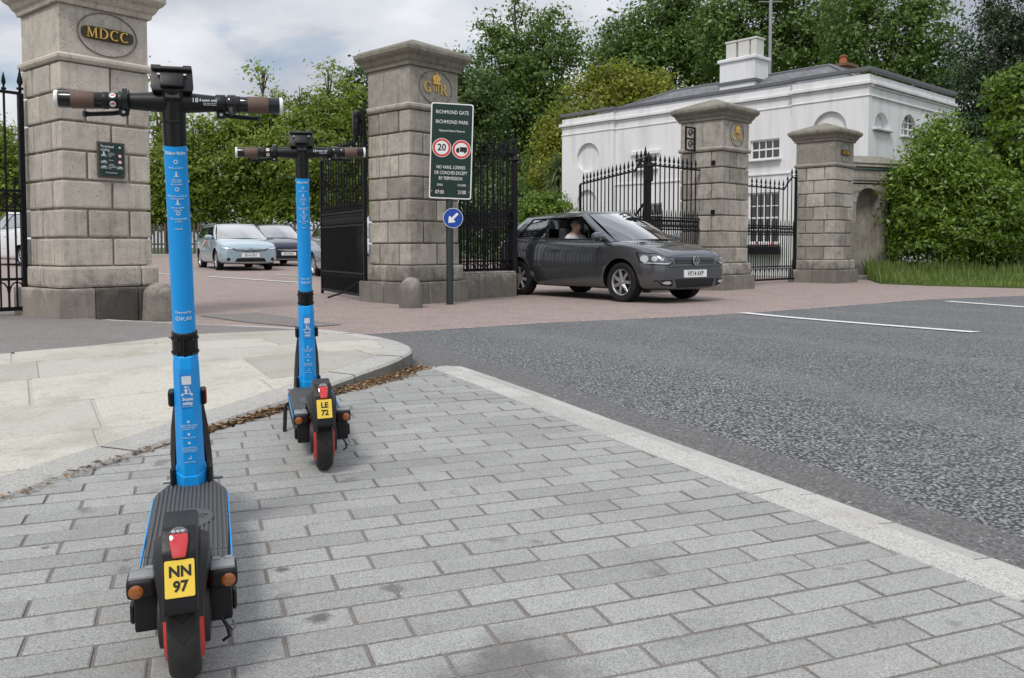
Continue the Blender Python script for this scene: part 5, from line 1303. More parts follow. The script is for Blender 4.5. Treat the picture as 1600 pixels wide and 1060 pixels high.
    root_info = dict(root=root, body=body, bvh=bvh, P=P, mapx=mapx, mz=mz, decal=decal, fo=fo, hw=hw)
    return root_info
def frame_cols(o, u, v, n):
    m = Matrix((Vector(u), Vector(v), Vector(n))).transposed().to_4x4(); m.translation = Vector(o); return m
FRONT = lambda c: frame_cols((c['fo'] + .6, 0, 0), (0, 1, 0), (0, 0, 1), (1, 0, 0))
def diag(c, a, s=-1):
    a = R(a); n = Vector((math.cos(a), s * math.sin(a), 0)); u = Vector((0, 0, 1)).cross(n); return frame_cols(Vector((.1, 0, 0)) + n * 3.0, u, (0, 0, 1), n)
def plate(c, txt, z, x, mat='plate_white', s=1):
    m = frame_cols((x, 0, z), (0, s, 0), (0, 0, 1), (s, 0, 0)); o = link('number_plate', MB().prism(rrect(.52, .112, .008), -.012, 0).mesh('plate'), mat, c['root'], mw=m)
    text('lettering', txt, .105, 'print_black', o, T((0, -.002, .0006)), ext=.0005, sx=.78, bold=.0022)
def front_x(c, y, z):
    h = c['bvh'].ray_cast(Vector((c['fo'] + 1, y, z)), Vector((-1, 0, 0)))[0]; return h.x if h else c['fo']

# ---- dark grey hatchback driving out through the gateway
hv = Vector((.625, -.7806)); nf = Vector(gnd(975, 472)); lf = Vector((.7806, .625)); fp = nf + lf * .71
vw = make_car('dark grey three-door hatchback driving out through the gateway', fp, hv, 'paint_grey', hw=.828, open_side=-1, split=(.035, .56, .60, .90), spokes=7)
F = FRONT(vw); z_ = vw['mz']
DG = diag(vw, 42)
def vwp(poly, cx, cy): return [(cx + x, cy + y) for x, y in poly]
hc = (front_x(vw, -.52, .62), -.60)
uo = (DG.inverted() @ Vector((.58, -.62, .665)))
hl_poly = vwp([(-.31, .10), (-.02, .09), (.13, .04), (.25, -.055), (.17, -.095), (-.16, -.08), (-.26, -.045)], uo.x, uo.y)
hl = vw['decal']('headlight', hl_poly, DG, 'gloss_black', .004, mirror=False)
for s in (1, -1):
    D = diag(vw, 42, -s); flip = [(x if s > 0 else -x, y) for x, y in hl_poly]
    if s < 0: hl = vw['decal']('headlight', flip, D, 'gloss_black', .004)
    hin = [((uo.x + (x - uo.x) * .9) * s, uo.y + (y - uo.y) * .82) for x, y in hl_poly]; vw['decal']('lamp_reflector', hin, D, 'lamp_grey', .007, parent=hl)
    for cx, r, mt in ((-.19, .06, 'lamp_bright'), (-.05, .045, 'lamp_bright'), (.06, .03, 'clear_lens')):
        vw['decal']('lamp_lens', [((uo.x + cx) * s + r * math.cos(a), uo.y + .005 - .1 * max(0, cx) + r * .85 * math.sin(a)) for a in (2 * math.pi * k / 14 for k in range(14))], D, mt, .011, parent=hl, step=.03)
    vw['decal']('lamp_strip', [(q[0] * s + uo.x * s, q[1] + uo.y) for q in ((-.2, -.062), (.15, -.078), (.21, -.05), (.1, -.058), (-.2, -.048))], D, 'lamp_bright', .011, parent=hl)
vw['decal']('grille', [(-.44, .59), (.44, .59), (.47, .675), (-.47, .675)], F, 'gloss_black', .005)
for z in (.612, .652): vw['decal']('grille_slat', [(-.43, z - .004), (.43, z - .004), (.43, z + .004), (-.43, z + .004)], F, 'lamp_grey', .010)
vw['decal']('lower_intake', [(-.40, .235), (.40, .235), (.46, .365), (-.46, .365)], F, 'black_plastic', .006)
for k in range(4): vw['decal']('intake_bar', [(-.42, .255 + .026 * k), (.42, .255 + .026 * k), (.42, .262 + .026 * k), (-.42, .262 + .026 * k)], F, 'grey_plastic', .011)
for s in (1, -1):
    vw['decal']('fog_panel', [(s * a, b) for a, b in ((.50, .255), (.68, .275), (.78, .355), (.52, .36))], F, 'black_plastic', .005); vw['decal']('fog_lamp', [(s * (.62 + .075 * math.cos(a)), .315 + .024 * math.sin(a)) for a in (2 * math.pi * k / 14 for k in range(14))], F, 'lamp_bright', .009)
plate(vw, 'HY14 AVP', .445, front_x(vw, 0, .445) + .014)
def vw_badge():
    m = frame_cols((front_x(vw, 0, .635) + .018, 0, .635), (0, 1, 0), (0, 0, 1), (1, 0, 0)); b = link('badge', MB().prism(disc(.074), -.014, 0).mesh('b'), 'gloss_black', vw['root'], mw=m)
    q = MB(); ringp(q, .062, .075, 0, .006)
    def st(a, b_): 
        a, b_ = Vector(a) * 1.23, Vector(b_) * 1.23; d = (b_ - a).normalized(); n = Vector((-d.y, d.x)) * .0065; q.prism([tuple(a - n), tuple(b_ - n), tuple(b_ + n), tuple(a + n)], 0, .006)
    st((-.022, .045), (0, .006)); st((.022, .045), (0, .006)); st((-.044, .022), (-.018, -.044)); st((-.018, -.044), (0, -.006)); st((0, -.006), (.018, -.044)); st((.018, -.044), (.044, .022))
    link('emblem', q.mesh('e'), 'chrome', b)
vw_badge()
for y0, y1 in ((-.55, -.05), (.05, .55)): MB().tube([Vector((vw['mapx'](-.15), y0, z_(.975))), Vector((vw['mapx'](-.32), y1, z_(1.0)))], .009, 5).build('wiper', 'black_plastic', vw['root'])
def surf_line(pts, d, nm, r=.0045, off=.001):
    for s in (1, -1):
        res = []
        for p in pts:
            o = Vector((p[0], p[1] * s, p[2])); h = vw['bvh'].ray_cast(o, Vector(d))[0]
            if h: res.append(h - Vector(d) * off)
        if len(res) > 1: MB().tube(res, r, 5).build(nm, 'black_plastic', vw['root'])
surf_line([(.70, .50, 2), (.6, .57, 2), (.45, .63, 2), (.25, .67, 2), (.05, .70, 2), (-.15, .73, 2)], (0, 0, -1), 'bonnet_line')
surf_line([(3, y, .690) for y in (0, .1, .2, .3, .4, .5, .57)], (-1, 0, 0), 'bonnet_line')
surf_line([(3, y, .545) for y in (.0, .12, .24, .36, .48, .58, .66)], (-1, 0, 0), 'bumper_line', .003)
vm = vw['root'].matrix_basis.copy(); bpy.context.view_layer.update(); vm = vw['root'].matrix_world.copy()
person('person', 'driver in a pale shirt at the open window of the dark grey hatchback', vm @ T((-1.43, -.38, .53)), dict(el=(.12, .26, .28), wl=(.36, .14, .38), er=(.10, -.27, .26), wr=(.36, -.14, .38)))

# ---- pale blue estate, navy hatchback, silver car, white van inside the park
def generic_front(c, grille=(.50, .60, .42), hz=.66, lens='clear_lens', grille_mat='gloss_black'):
    F = FRONT(c); mz = c['mz']; k = c['hw'] / .842
    for s in (1, -1):
        D = diag(c, 35, -s); o = D.inverted() @ Vector((c['fo'] - .2, -s * .60 * k, hz)); p = [(o.x + s * a, o.y + b) for a, b in ((-.26, .085), (-.02, .05), (.22, -.01), (.27, -.055), (.05, -.06), (-.16, -.02))]
        h = c['decal']('headlight', p, D, 'lamp_grey', .005)
        if h: c['decal']('lamp_lens', [(o.x + (x - o.x) * .8, o.y + (y - o.y) * .7) for x, y in p], D, 'lamp_bright', .010, parent=h)
        c['decal']('fog_lamp', [(s * (.62 * k + .05 * math.cos(a)), .34 + .05 * math.sin(a)) for a in (2 * math.pi * q / 12 for q in range(12))], F, 'black_plastic', .006)
    c['decal']('grille', [(-grille[2], grille[0] + .03), (-.1, grille[0]), (.1, grille[0]), (grille[2], grille[0] + .03), (grille[2] + .04, grille[1]), (.1, grille[1] - .02), (-.1, grille[1] - .02), (-grille[2] - .04, grille[1])], F, grille_mat, .006)
    for z in (grille[0] + .03, grille[1] - .03): c['decal']('grille_slat', [(-grille[2], z + .012), (0, z - .01), (grille[2], z + .012), (grille[2], z + .03), (0, z + .008), (-grille[2], z + .03)], F, 'chrome', .011)
    c['decal']('lower_intake', [(-.48, .24), (.48, .24), (.40, .375), (-.40, .375)], F, 'black_plastic', .006); c['decal']('bumper_strip', [(-.6, .235), (.6, .235), (.6, .262), (-.6, .262)], F, 'alloy', .010)
Yt = 26.6; tq = at(383, 420, Yt); th = Vector((.50, -.866))
toy = make_car('pale blue estate car facing the camera on the park road', (tq[0] - .1, Yt + .2), th, 'paint_ice', wb=2.6, fo=.93, ro=.98, hh=1.475, hw=.88, wr=.31, estate=.6, split=(.03, .40, .43, .93), open_side=-1, roofbars=True, spokes=5)
generic_front(toy, (.56, .66, .46), .68); plate(toy, 'SD14 GXY', .46, front_x(toy, 0, .46) + .014)
def ring_badge():
    m = frame_cols((front_x(toy, 0, .61) + .016, 0, .615), (0, 1, 0), (0, 0, 1), (1, 0, 0)); q = MB()
    for rx, ry, cy in ((.075, .052, 0), (.052, .022, .02), (.024, .046, 0)):
        for k in range(28):
            A, B = 2 * math.pi * k / 28, 2 * math.pi * (k + 1) / 28; w = .85
            q.prism([(rx * math.cos(A), cy + ry * math.sin(A)), (rx * math.cos(B), cy + ry * math.sin(B)), (rx * w * math.cos(B), cy + ry * w * math.sin(B)), (rx * w * math.cos(A), cy + ry * w * math.sin(A))], -.012, .004)
    link('badge', q.mesh('b'), 'chrome', toy['root'], mw=m)
ring_badge(); bpy.context.view_layer.update()
person('person', 'driver resting a bare arm out of the pale blue estate car window', toy['root'].matrix_world @ T((-1.5, -.46, .53)), dict(el=(.12, .24, .3), wl=(.36, .16, .4), er=(.14, -.36, .44), wr=(.2, -.46, .31)), shirt='interior')
Yn = 31.0; nq = at(452, 415, Yn)
nav = make_car('navy blue hatchback half hidden behind the second scooter stem', (nq[0] - .3, Yn + .2), Vector((.50, -.866)), 'paint_navy', wb=2.5, fo=.85, ro=.75, hh=1.53, hw=.85, split=(.03, .44, .47, .93), spokes=5)
generic_front(nav, (.52, .60, .40), .70); plate(nav, 'LF12 KXA', .44, front_x(nav, 0, .44) + .014)
Ys = 20.6; sq = at(497, 434, Ys)
sil = make_car('silver car mostly hidden behind the open gate leaf', (sq[0] + 1.3, Ys + .2), Vector((.46, -.888)), 'paint_silver', wb=2.55, fo=.85, ro=.75, hh=1.58, hw=.86, split=(.03, .44, .47, .93), spokes=5)
generic_front(sil, (.55, .64, .42), .72)
van = make_car('white van heading into the park behind the far left gate', (-17.6, 30.5), Vector((-.78, .62)), 'paint_white', wb=2.75, fo=.85, ro=.85, hh=1.86, hw=.9, estate=.5, split=(.03, .36, .39, .9), spokes=5)
def rear_bits(c, txt):
    b = c['bvh'].ray_cast(Vector((-8, 0, .62)), Vector((1, 0, 0)))[0]; plate(c, txt, .62, b.x - .014, 'plate_yellow', -1)
    m = frame_cols((-8, 0, 0), (0, -1, 0), (0, 0, 1), (-1, 0, 0))
    for s in (1, -1): c['decal']('tail_lamp', [(s * .62, .66), (s * .78, .66), (s * .80, 1.0), (s * .66, 1.0)], m, 'red_lens', .008)
rear_bits(van, 'KN15 VRB')
# ================================================================ ELECTRIC SCOOTERS
def bend_text(body, size, r, ext=.0004, sx=1.0, bold=0.0):
    me = text_mesh(body, size, ext=ext, sx=sx, bold=bold); me.materials.clear()
    for v in me.vertices:
        a = v.co.x / r; rr = r + .0006 + v.co.z; v.co = (rr * math.sin(a), -rr * math.cos(a), v.co.y)
    return me
def scooter(label, reg, m, stand=True):
    root = empty('electric_scooter', label, 'scooter', mw=m, group='blue rental scooters')
    AX = Vector((0, -.2407, .9706)); S0 = Vector((0, .80, .168))
    SM = Matrix((Vector((1, 0, 0)), AX.cross(Vector((1, 0, 0))), AX)).transposed().to_4x4(); SM.translation = S0      # stem frame: z along the stem, -y faces the rider
    # ---- wheels
    wr, R0 = .125, .125
    tprof = [(.088, -.025), (.100, -.0295), (.111, -.0287), (.119, -.022), (.1242, -.011), (.1255, 0), (.1242, .011), (.119, .022), (.111, .0287), (.100, .0295), (.088, .025)]
    for y, nm in ((0, 'rear_wheel'), (.955, 'front_wheel')):
        w = empty_part(nm, root); w.location = (0, y, .1255)
        torus_prof(tprof, 64, 'x').build('tyre', 'tyre_tread', w, smooth=50)
        MB().lathe([(.002, -.036), (.05, -.038), (.082, -.036), (.092, -.028), (.092, .028), (.082, .036), (.05, .038), (.002, .036)], 40, 'x').build('rim', 'red_rim', w, smooth=30)
        for s in (-1, 1): MB().lathe([(.002, s * .036), (.062, s * .037), (.060, s * .046), (.03, s * .05), (.002, s * .05)], 30, 'x').build('hub', 'grey_plastic', w, smooth=30)
        MB().lathe([(.006, -.085), (.006, .085)], 10, 'x').build('axle', 'bolt_steel', w, smooth=40)
    # ---- deck
    def rounded(poly, z0, z1, nm, mat, bev, par=root): return MB().prism(poly, z0, z1).build(nm, mat, par, bev=bev, seg=2, smooth=30)
    out = [(-.088, .15), (.088, .15), (.094, .40), (.094, .69), (.060, .795), (.045, .86), (-.045, .86), (-.060, .795), (-.094, .69), (-.094, .40)]
    deck = rounded(out, .088, .160, 'deck', 'grey_plastic', .008)
    rounded([(x * .97, y if y > .2 else y + .004) for x, y in out], .158, .1645, 'deck_mat', 'dark_rubber', .001, deck)
    rid = MB()
    for k in range(-8, 9):
        x = k * .0103; y1 = .69 + (.795 - .69) * min(1.0, max(0.0, (.09 - abs(x)) / .034)) - .012
        if abs(x) < .042: y1 = min(y1, .765)
        for ya, yb in ((.157, .212), (.218, y1)): rid.box((x, (ya + yb) / 2, .1662), (.0056, yb - ya, .0042))
    rid.build('mat_ridges', 'dark_rubber', deck, bev=.0009)
    for s in (-1, 1): MB().box((s * .0945, .44, .1555), (.0035, .50, .009)).build('side_strip', 'scooter_blue', deck, bev=.001)
    lp = MB().prism([(.058 * math.cos(a), .455 + .075 * math.sin(a)) for a in (2 * math.pi * k / 28 for k in range(28))], .164, .1695).build('mat_badge', 'dark_rubber', deck, bev=.001)
    text('lettering', 'max 100kg\nkeep dry', .016, 'grey_plastic', lp, T((.008, .46, .1698)), ext=.0004)
    # ---- rear mudguard with lamp and plate
    mg = [(-.150, .186), (-.160, .197), (-.130, .298), (-.098, .332), (-.02, .338), (.075, .306), (.150, .215), (.175, .165), (.145, .16), (.108, .20), (.055, .268), (-.02, .296), (-.088, .283), (-.122, .20)]
    YZ = Matrix(((0, 0, 1, 0), (1, 0, 0, 0), (0, 1, 0, 0), (0, 0, 0, 1)))           # (a,b,c) -> x=c, y=a, z=b
    def yz(poly, x0, x1): return MB().prism(poly, x0, x1, YZ)
    guard = yz(mg, -.0305, .0305).build('mudguard', 'black_plastic', root, bev=.007, seg=2, smooth=30)
    sec = lambda r0, r1, a0, a1, n=12: [(r1 * math.cos(R(a0 + (a1 - a0) * k / n)), .128 + r1 * math.sin(R(a0 + (a1 - a0) * k / n))) for k in range(n + 1)] + [(r0 * math.cos(R(a1 - (a1 - a0) * k / n)), .128 + r0 * math.sin(R(a1 - (a1 - a0) * k / n))) for k in range(n + 1)]
    for s in (-1, 1):
        rings = []
        for k in range(15):
            a = R(15 + 147 * k / 14); tw = .045 - .014 * smooth01(100, 160, 15 + 147 * k / 14)
            c, d = math.cos(a), math.sin(a)
            rings.append([(s * .026, r * c, .128 + r * d) for r in (.168, .158)] + [(s * (tw + .006), .146 * c, .128 + .146 * d), (s * (tw + .008), .118 * c, .128 + .118 * d), (s * (tw + .001), .118 * c, .128 + .118 * d), (s * (tw - .002), .142 * c, .128 + .142 * d)])
        MB().loft(rings).build('mudguard_side', 'black_plastic', guard, smooth=40)
    fu = Vector((0, .030, .101)).normalized(); PM = frame_cols((0, -.1455, .252), (1, 0, 0), fu, Vector((1, 0, 0)).cross(fu))
    pl = link('number_plate', MB().prism(rrect(.0515, .0655, .003), .0, .0022).mesh('p', bev=.0006), 'plate_yellow', root, mw=PM)
    for i, s_ in enumerate(reg.split()): text('lettering', s_, .026, 'print_black', pl, T((.001, .0122 - .026 * i, .0026)), ext=.0003, bold=.001, sx=.98)
    fu2 = Vector((0, .036, .040)).normalized(); LMx = frame_cols((0, -.1235, .3065), (1, 0, 0), Vector((0, .55, .83)).normalized(), Vector((1, 0, 0)).cross(Vector((0, .55, .83)).normalized()))
    shp = lambda s0: [(-.0165 * s0, .020), (-.0165 * s0, .004), (-.012 * s0, -.024), (.012 * s0, -.024), (.0165 * s0, .004), (.0165 * s0, .020)]
    lamp = link('tail_lamp', MB().prism(shp(1), -.008, .009).mesh('l', bev=.004, seg=2, smooth=40), 'red_lens', root, mw=LMx)
    link('clear_lens', MB().prism([(.0165 * math.cos(R(a)), .019 + .013 * math.sin(R(a))) for a in range(0, 181, 20)], -.008, .0085).mesh('c', bev=.002, smooth=40), 'lamp_grey', lamp)
    for k in (-1, 0, 1): link('lamp_bead', MB().lathe([(.004, 0), (.003, .003), (.0005, .004)], 8).mesh('b'), 'clear_lens', lamp, loc=(.008 * k, .0225, .0085))
    # ---- indicators and side boxes
    for s in (-1, 1):
        h = MB().box((0, 0, 0), (.056, .062, .040)).build('indicator', 'black_plastic', root, bev=.012, seg=3, smooth=40, loc=(s * .074, -.005, .197))
        MB().box((0, 0, .020), (.046, .052, .008)).build('top_cover', 'silver_plastic', h, bev=.003, seg=2, smooth=40)
        for k in (-1, 1): MB().box((.012 * k, .02, .0245), (.016, .012, .003)).build('cover_rib', 'silver_plastic', h, bev=.001)
        MB().lathe([(.0135, -.026), (.0135, -.0315), (.010, -.0335), (.001, -.0345)], 18, 'y', T((s * .010, 0, -.003))).build('amber_lens', 'amber_lens', h, smooth=50)
        MB().prism([(-.022, -.034), (.022, -.034), (.024, .034), (-.024, .034)], -.036, .034).build('side_box', 'black_plastic', root, bev=.006, seg=2, smooth=40, loc=(s * .068, .012, .143))
        MB().box((s * .055, .09, .128), (.012, .21, .036)).build('swing_arm', 'grey_plastic', root, bev=.004)
        MB().box((s * .094, .012, .138), (.010, .036, .04)).build('box_cap', 'black_plastic', root, bev=.004)
    MB().tube([(.06, -.01, .125), (.078, -.03, .1), (.082, -.035, .08), (.07, -.03, .07)], .0035, 6).build('brake_cable', 'black_plastic', root, smooth=40)
    MB().tube([(.082, -.012, .09), (.089, -.03, .088), (.094, -.034, .098), (.09, -.02, .104)], .0022, 6).build('cable_hook', 'bolt_steel', root, smooth=40)
    MB().tube([(-.06, .66, .10), (-.098, .66, .118), (-.108, .655, .11), (-.116, .63, .004)] if stand else [(-.05, .66, .075), (-.085, .64, .075), (-.088, .60, .074), (-.085, .46, .072)], .0085, 8).build('kickstand', 'black_plastic', root, smooth=40)
    # ---- stem
    def octa(w, d, z, ch=.30): return [(x * w / 2, y * d / 2, z) for x, y in ((-1 + 2 * ch * .9, -1), (1 - 2 * ch * .9, -1), (1, -1 + 2 * ch), (1, 1 - 2 * ch), (1 - 2 * ch, 1), (-1 + 2 * ch, 1), (-1, 1 - 2 * ch), (-1, -1 + 2 * ch))]
    low = MB().loft([octa(.080, .112, -.03), octa(.080, .112, -.002), octa(.075, .104, .045), octa(.073, .10, .075), octa(.066, .09, .36), octa(.060, .078, .392)])
    lower = low.build('lower_stem', 'scooter_blue', root, bev=.002, mw=SM)
    shoe = MB().loft([octa(.083, .115, -.012), octa(.0835, .1155, .0), octa(.080, .1105, .040), octa(.078, .108, .041)]).build('stem_shoe', 'scooter_blue', root, bev=.001, mw=SM)
    col = MB().lathe([(.028, .380), (.0335, .384), (.0335, .452), (.029, .457)], 10).build('fold_collar', 'black_plastic', root, bev=.002, mw=SM)
    for k in range(5):
        for z in (.398, .438):
            a = R(-90 + 36 * (k - 2)); MB().lathe([(.0052, 0), (.0045, .004), (.0005, .004)], 8, m=T((.0325 * math.cos(a), .0325 * math.sin(a), z)) @ Vector((math.cos(a), math.sin(a), 0)).to_track_quat('Z', 'Y').to_matrix().to_4x4()).build('collar_bolt', 'gloss_black', col)
    MB().box((0, -.0345, .418), (.007, .006, .06)).build('collar_latch', 'gloss_black', col, bev=.001)
    upper = MB().lathe([(.0290, .455), (.0285, .60), (.0275, .955)], 40).build('upper_stem', 'scooter_blue', root, smooth=40, mw=SM)
    sleeve = MB().lathe([(.0278, .953), (.0281, .956), (.0281, 1.015), (.0288, 1.018), (.0290, 1.06), (.031, 1.082), (.029, 1.092), (.001, 1.094)], 40).build('head_sleeve', 'gloss_black', root, smooth=40, mw=SM)
    MB().lathe([(.0284, 1.010), (.0293, 1.0115), (.0293, 1.0155), (.0284, 1.017)], 40).build('sleeve_ring', 'black_plastic', sleeve, smooth=40)
    for s in (-1, 1):
        r_ = MB().box((s * .0405, -.005, .262), (.014, .03, .044)).build('side_reflector', 'black_plastic', root, bev=.003, mw=SM)
        MB().box((s * .0485, -.005, .262), (.003, .022, .038)).build('reflector_lens', 'orange_reflector' if s > 0 else 'gloss_black', r_, bev=.001)
        for z in (.97, .89, .80): link('stem_screw', MB().lathe([(.0035, 0), (.003, .003), (.0005, .0035)], 8, 'x', Matrix.Diagonal((s, 1, 1, 1))).mesh('sc'), 'bolt_steel', upper, loc=(s * .0270, 0, z - .03))
    # ---- fork and front guard
    for s in (-1, 1):
        rings = []
        for (y, z, w, d) in ((.770, .455, .020, .018), (.775, .40, .036, .030), (.80, .32, .047, .042), (.845, .24, .053, .05), (.905, .16, .0555, .05), (.95, .115, .056, .045)):
            rings.append([(s * (w - .012), y - d, z), (s * w, y - d * .6, z), (s * (w + .003), y, z), (s * w, y + d * .6, z), (s * (w - .012), y + d, z)])
        MB().loft(rings).build('fork_leg', 'black_plastic', root, smooth=45)
        MB().box((s * .048, .775, .19), (.014, .03, .05)).build('hinge_cover', 'black_plastic', root, bev=.005)
    fg = MB(); rings = []
    for k in range(13):
        a = R(10 + 160 * k / 12); rings.append([(x, .955 + r * math.cos(a), .1255 + r * math.sin(a)) for x, r in ((-.045, .128), (-.045, .138), (-.03, .148), (.03, .148), (.045, .138), (.045, .128))])
    fg.loft(rings); fg.build('front_mudguard', 'black_plastic', root, smooth=45)
    # ---- handlebar
    HB = SM @ T((0, 0, 1.058)); HB = T(HB.translation)
    bar = MB().lathe([(.0165, -.262), (.0165, -.12), (.0195, -.105), (.024, -.05), (.026, -.02), (.027, 0), (.026, .02), (.024, .05), (.0195, .105), (.0165, .12), (.0165, .262)], 28, 'x').build('handlebar', 'black_plastic', root, smooth=50, mw=HB)
    for s in (-1, 1):
        def seg(a, b, r, nm, mat): return MB().lathe([(r - .001, s * a), (r, s * (a + .002)), (r, s * (b - .002)), (r - .001, s * b)], 28, 'x').build(nm, mat, bar, smooth=40)
        seg(.158, .256, .0205, 'grip', 'gloss_black'); seg(.176, .228, .0212, 'grip_band', 'brown_grip'); seg(.255, .2635, .0212, 'bar_end', 'white_cap')
        seg(.146, .159, .0212, 'grip_collar', 'black_plastic'); seg(.100, .124, .0232, 'clamp', 'black_plastic'); seg(.124, .147, .0195, 'switch_housing', 'black_plastic')
        MB().box((s * .112, -.004, -.0285), (.022, .026, .018)).build('clamp_lug', 'black_plastic', bar, bev=.004); MB().lathe([(.004, -.018), (.004, -.021), (.0005, -.021)], 8, 'y', T((s * .112, 0, -.029))).build('clamp_bolt', 'bolt_steel', bar)
        MB().tube([(s * .105, .02, -.022), (s * .14, .035, -.026), (s * .19, .03, -.030), (s * .205, .022, -.031)], [.007, .006, .0055, .008], 8).build('brake_lever', 'black_plastic', bar, smooth=45)
    for z in (-.0105, .0105):
        d_ = link('warning_sticker', MB().lathe([(.0072, 0), (.0072, .0012), (.0005, .0013)], 18).mesh('st'), 'white_cap', bar, mw=T((-.1355, -.0192 * math.cos(z / .0195), .0192 * math.sin(z / .0195))) @ Matrix.Rotation(math.pi / 2 - z / .0195, 4, 'X'))
        link('sticker_symbol', MB().prism([(-.0045, -.0012), (.0045, -.0012), (.0045, .0018), (.001, .0035), (-.0045, .0012)], .0013, .0016).mesh('sy'), 'sign_red', d_)
    bell = torus_prof([(.0265, -.008), (.031, -.006), (.031, .006), (.0265, .008)], 24, 'x', T((-.108, 0, .002))).build('bell_band', 'gloss_black', bar, smooth=50)
    thr = MB().lathe([(.0225, .127), (.0245, .130), (.0245, .146), (.0225, .149)], 24, 'x').build('throttle_ring', 'gloss_black', bar, smooth=50)
    MB().tube([(.137, -.018, -.012), (.135, -.026, -.022), (.14, -.024, -.03)], .006, 8).build('throttle_lever', 'grey_plastic', bar, smooth=50)
    text('lettering', '18+', .016, 'white_print', bar, T((.056, -.0252, .004)) @ Matrix.Rotation(math.pi / 2, 4, 'X'), ext=.0003); text('lettering', 'years only', .0085, 'white_print', bar, T((.086, -.0238, .005)) @ Matrix.Rotation(math.pi / 2, 4, 'X'), ext=.0003, bold=.0002)
    for z in (-.002, -.006): text('lettering', 'ride with a licence', .0042, 'white_print', bar, T((.086, -.0232, z)) @ Matrix.Rotation(math.pi / 2, 4, 'X'), ext=.0002)
    # ---- phone holder
    HM = T(HB.translation + Vector((0, -.012, .046))) @ Matrix.Rotation(R(-22), 4, 'X')
    ph = MB().prism([(-.045, -.028), (.045, -.028), (.049, -.012), (.0475, .034), (-.0475, .034), (-.049, -.012)], -.007, .012, Matrix.Rotation(math.pi / 2, 4, 'X')).build('phone_holder', 'black_plastic', root, bev=.003, seg=2, smooth=40, mw=HM)
    MB().box((0, -.016, -.006), (.054, .02, .032)).build('holder_jaw', 'black_plastic', ph, bev=.004, seg=2, smooth=40); MB().box((0, -.013, .031), (.094, .016, .009)).build('holder_lip', 'grey_plastic', ph, bev=.002)
    for s in (-1, 1): MB().box((s * .030, -.018, .012), (.006, .006, .004)).build('holder_pin', 'bolt_steel', ph); MB().box((s * .036, -.012, .037), (.02, .012, .006)).build('holder_clip', 'black_plastic', ph, bev=.001)
    MB().box((0, .004, -.034), (.04, .026, .03)).build('holder_neck', 'black_plastic', ph, bev=.004)
    # ---- printing on the stem (white)
    def up(body, size, s, **k): link('lettering', bend_text(body, size, .0285 - .0010 * (s - .6) / .355, **k), 'white_print', upper, loc=(.0, 0, s))
    up('Riding Rules', .0108, .936, bold=.0002)
    for s, body in ((.902, 'Wear a helmet'), (.872, '18+ only'), (.864, 'One rider\nper scooter'), (.827, 'Please do not ride on\nthe pavement'), (.797, 'Do not drink\nand ride'), (.768, 'Park considerately\nin bays'), (.745, 'ridesafe')): up(body, .0058, s - .003, sx=1.0)
    def icon(s, kind):
        q = MB()
        if kind == 'ring': ringp(q, .0035, .0052, 0, .0006, n=14)
        else: q.prism([(-.002, -.005), (.002, -.005), (.002, .001), (-.002, .001)], 0, .0006); q.prism(disc(.0021, 10, 0, .0035), 0, .0006); q.prism([(-.006, -.0065), (.006, -.0065), (.006, -.005), (-.006, -.005)], 0, .0006)
        link('icon', q.mesh('i'), 'white_print', upper, mw=T((0, -.0279, s)) @ Matrix.Rotation(math.pi / 2, 4, 'X'))
    for s, kd in ((.915, 'ring'), (.884, 'fig'), (.845, 'ring'), (.812, 'fig'), (.783, 'ring')): icon(s, kd)
    up('Powered by', .0085, .515); up('OKAI', .0145, .497, sx=1.25)
    # front facet of the lower stem
    ang_ = math.atan2((.10 - .09) / 2, .36 - .075)
    def fm(s, x=0.0, o=.0006): d = .10 + (.09 - .10) * (s - .075) / .285; return T((x, -d / 2 - o, s)) @ Matrix.Rotation(-ang_ * 1.0, 4, 'X') @ Matrix.Rotation(math.pi / 2, 4, 'X')
    st_ = link('safety_sticker', MB().prism(rrect(.034, .10, .003), 0, .0006).mesh('s'), 'sticker_film', lower, mw=fm(.298))
    link('label_square', MB().prism(rrect(.024, .024, .002), .0006, .0011).mesh('s'), 'white_print', st_, loc=(0, .030, 0))
    q = MB(); q.prism([(-.013, -.0105), (.013, -.0105), (.013, -.0085), (-.013, -.0085)], .0006, .0011); q.prism([(.009, -.0105), (.011, -.0105), (.004, .012), (.002, .012)], .0006, .0011)
    q.prism([(-.004, -.009), (0, -.009), (.002, .002), (-.002, .006), (-.006, .002)], .0006, .0011); q.prism(disc(.003, 12, -.003, .010), .0006, .0011)
    for x in (-.012, .012): q.prism(disc(.0032, 12, x, -.0125), .0006, .0011)
    link('scooter_symbol', q.mesh('q'), 'white_print', st_, loc=(0, .001, 0))
    text('lettering', 'Scoot\nsafely', .0115, 'white_print', st_, T((.001, -.031, .0009)), ext=.0003, bold=.0004); text('lettering', 'always wear a helmet', .0032, 'white_print', st_, T((0, -.0455, .0009)), ext=.0003)
    for s, body in ((.190, 'Insured rental vehicle\nunder the national\ne-scooter trial'), (.158, 'Keep to the left'), (.122, 'Max speed limits\nare set by the area\nyou are riding in'), (.084, 'app to unlock')): text('lettering', body, .0052, 'white_print', lower, fm(s), ext=.0003)
    for s in (.206, .168, .142): link('icon', MB().prism(disc(.0034, 14), 0, .0006).mesh('i'), 'white_print', lower, mw=fm(s))
    q = MB(); q.prism([(-.005, -.004), (.005, -.004), (.005, -.0025), (-.005, -.0025)], 0, .0006); q.prism([(.0035, -.004), (.005, -.004), (.003, .006), (.0015, .006)], 0, .0006); link('icon', q.mesh('i'), 'white_print', lower, mw=fm(.097))
    return root
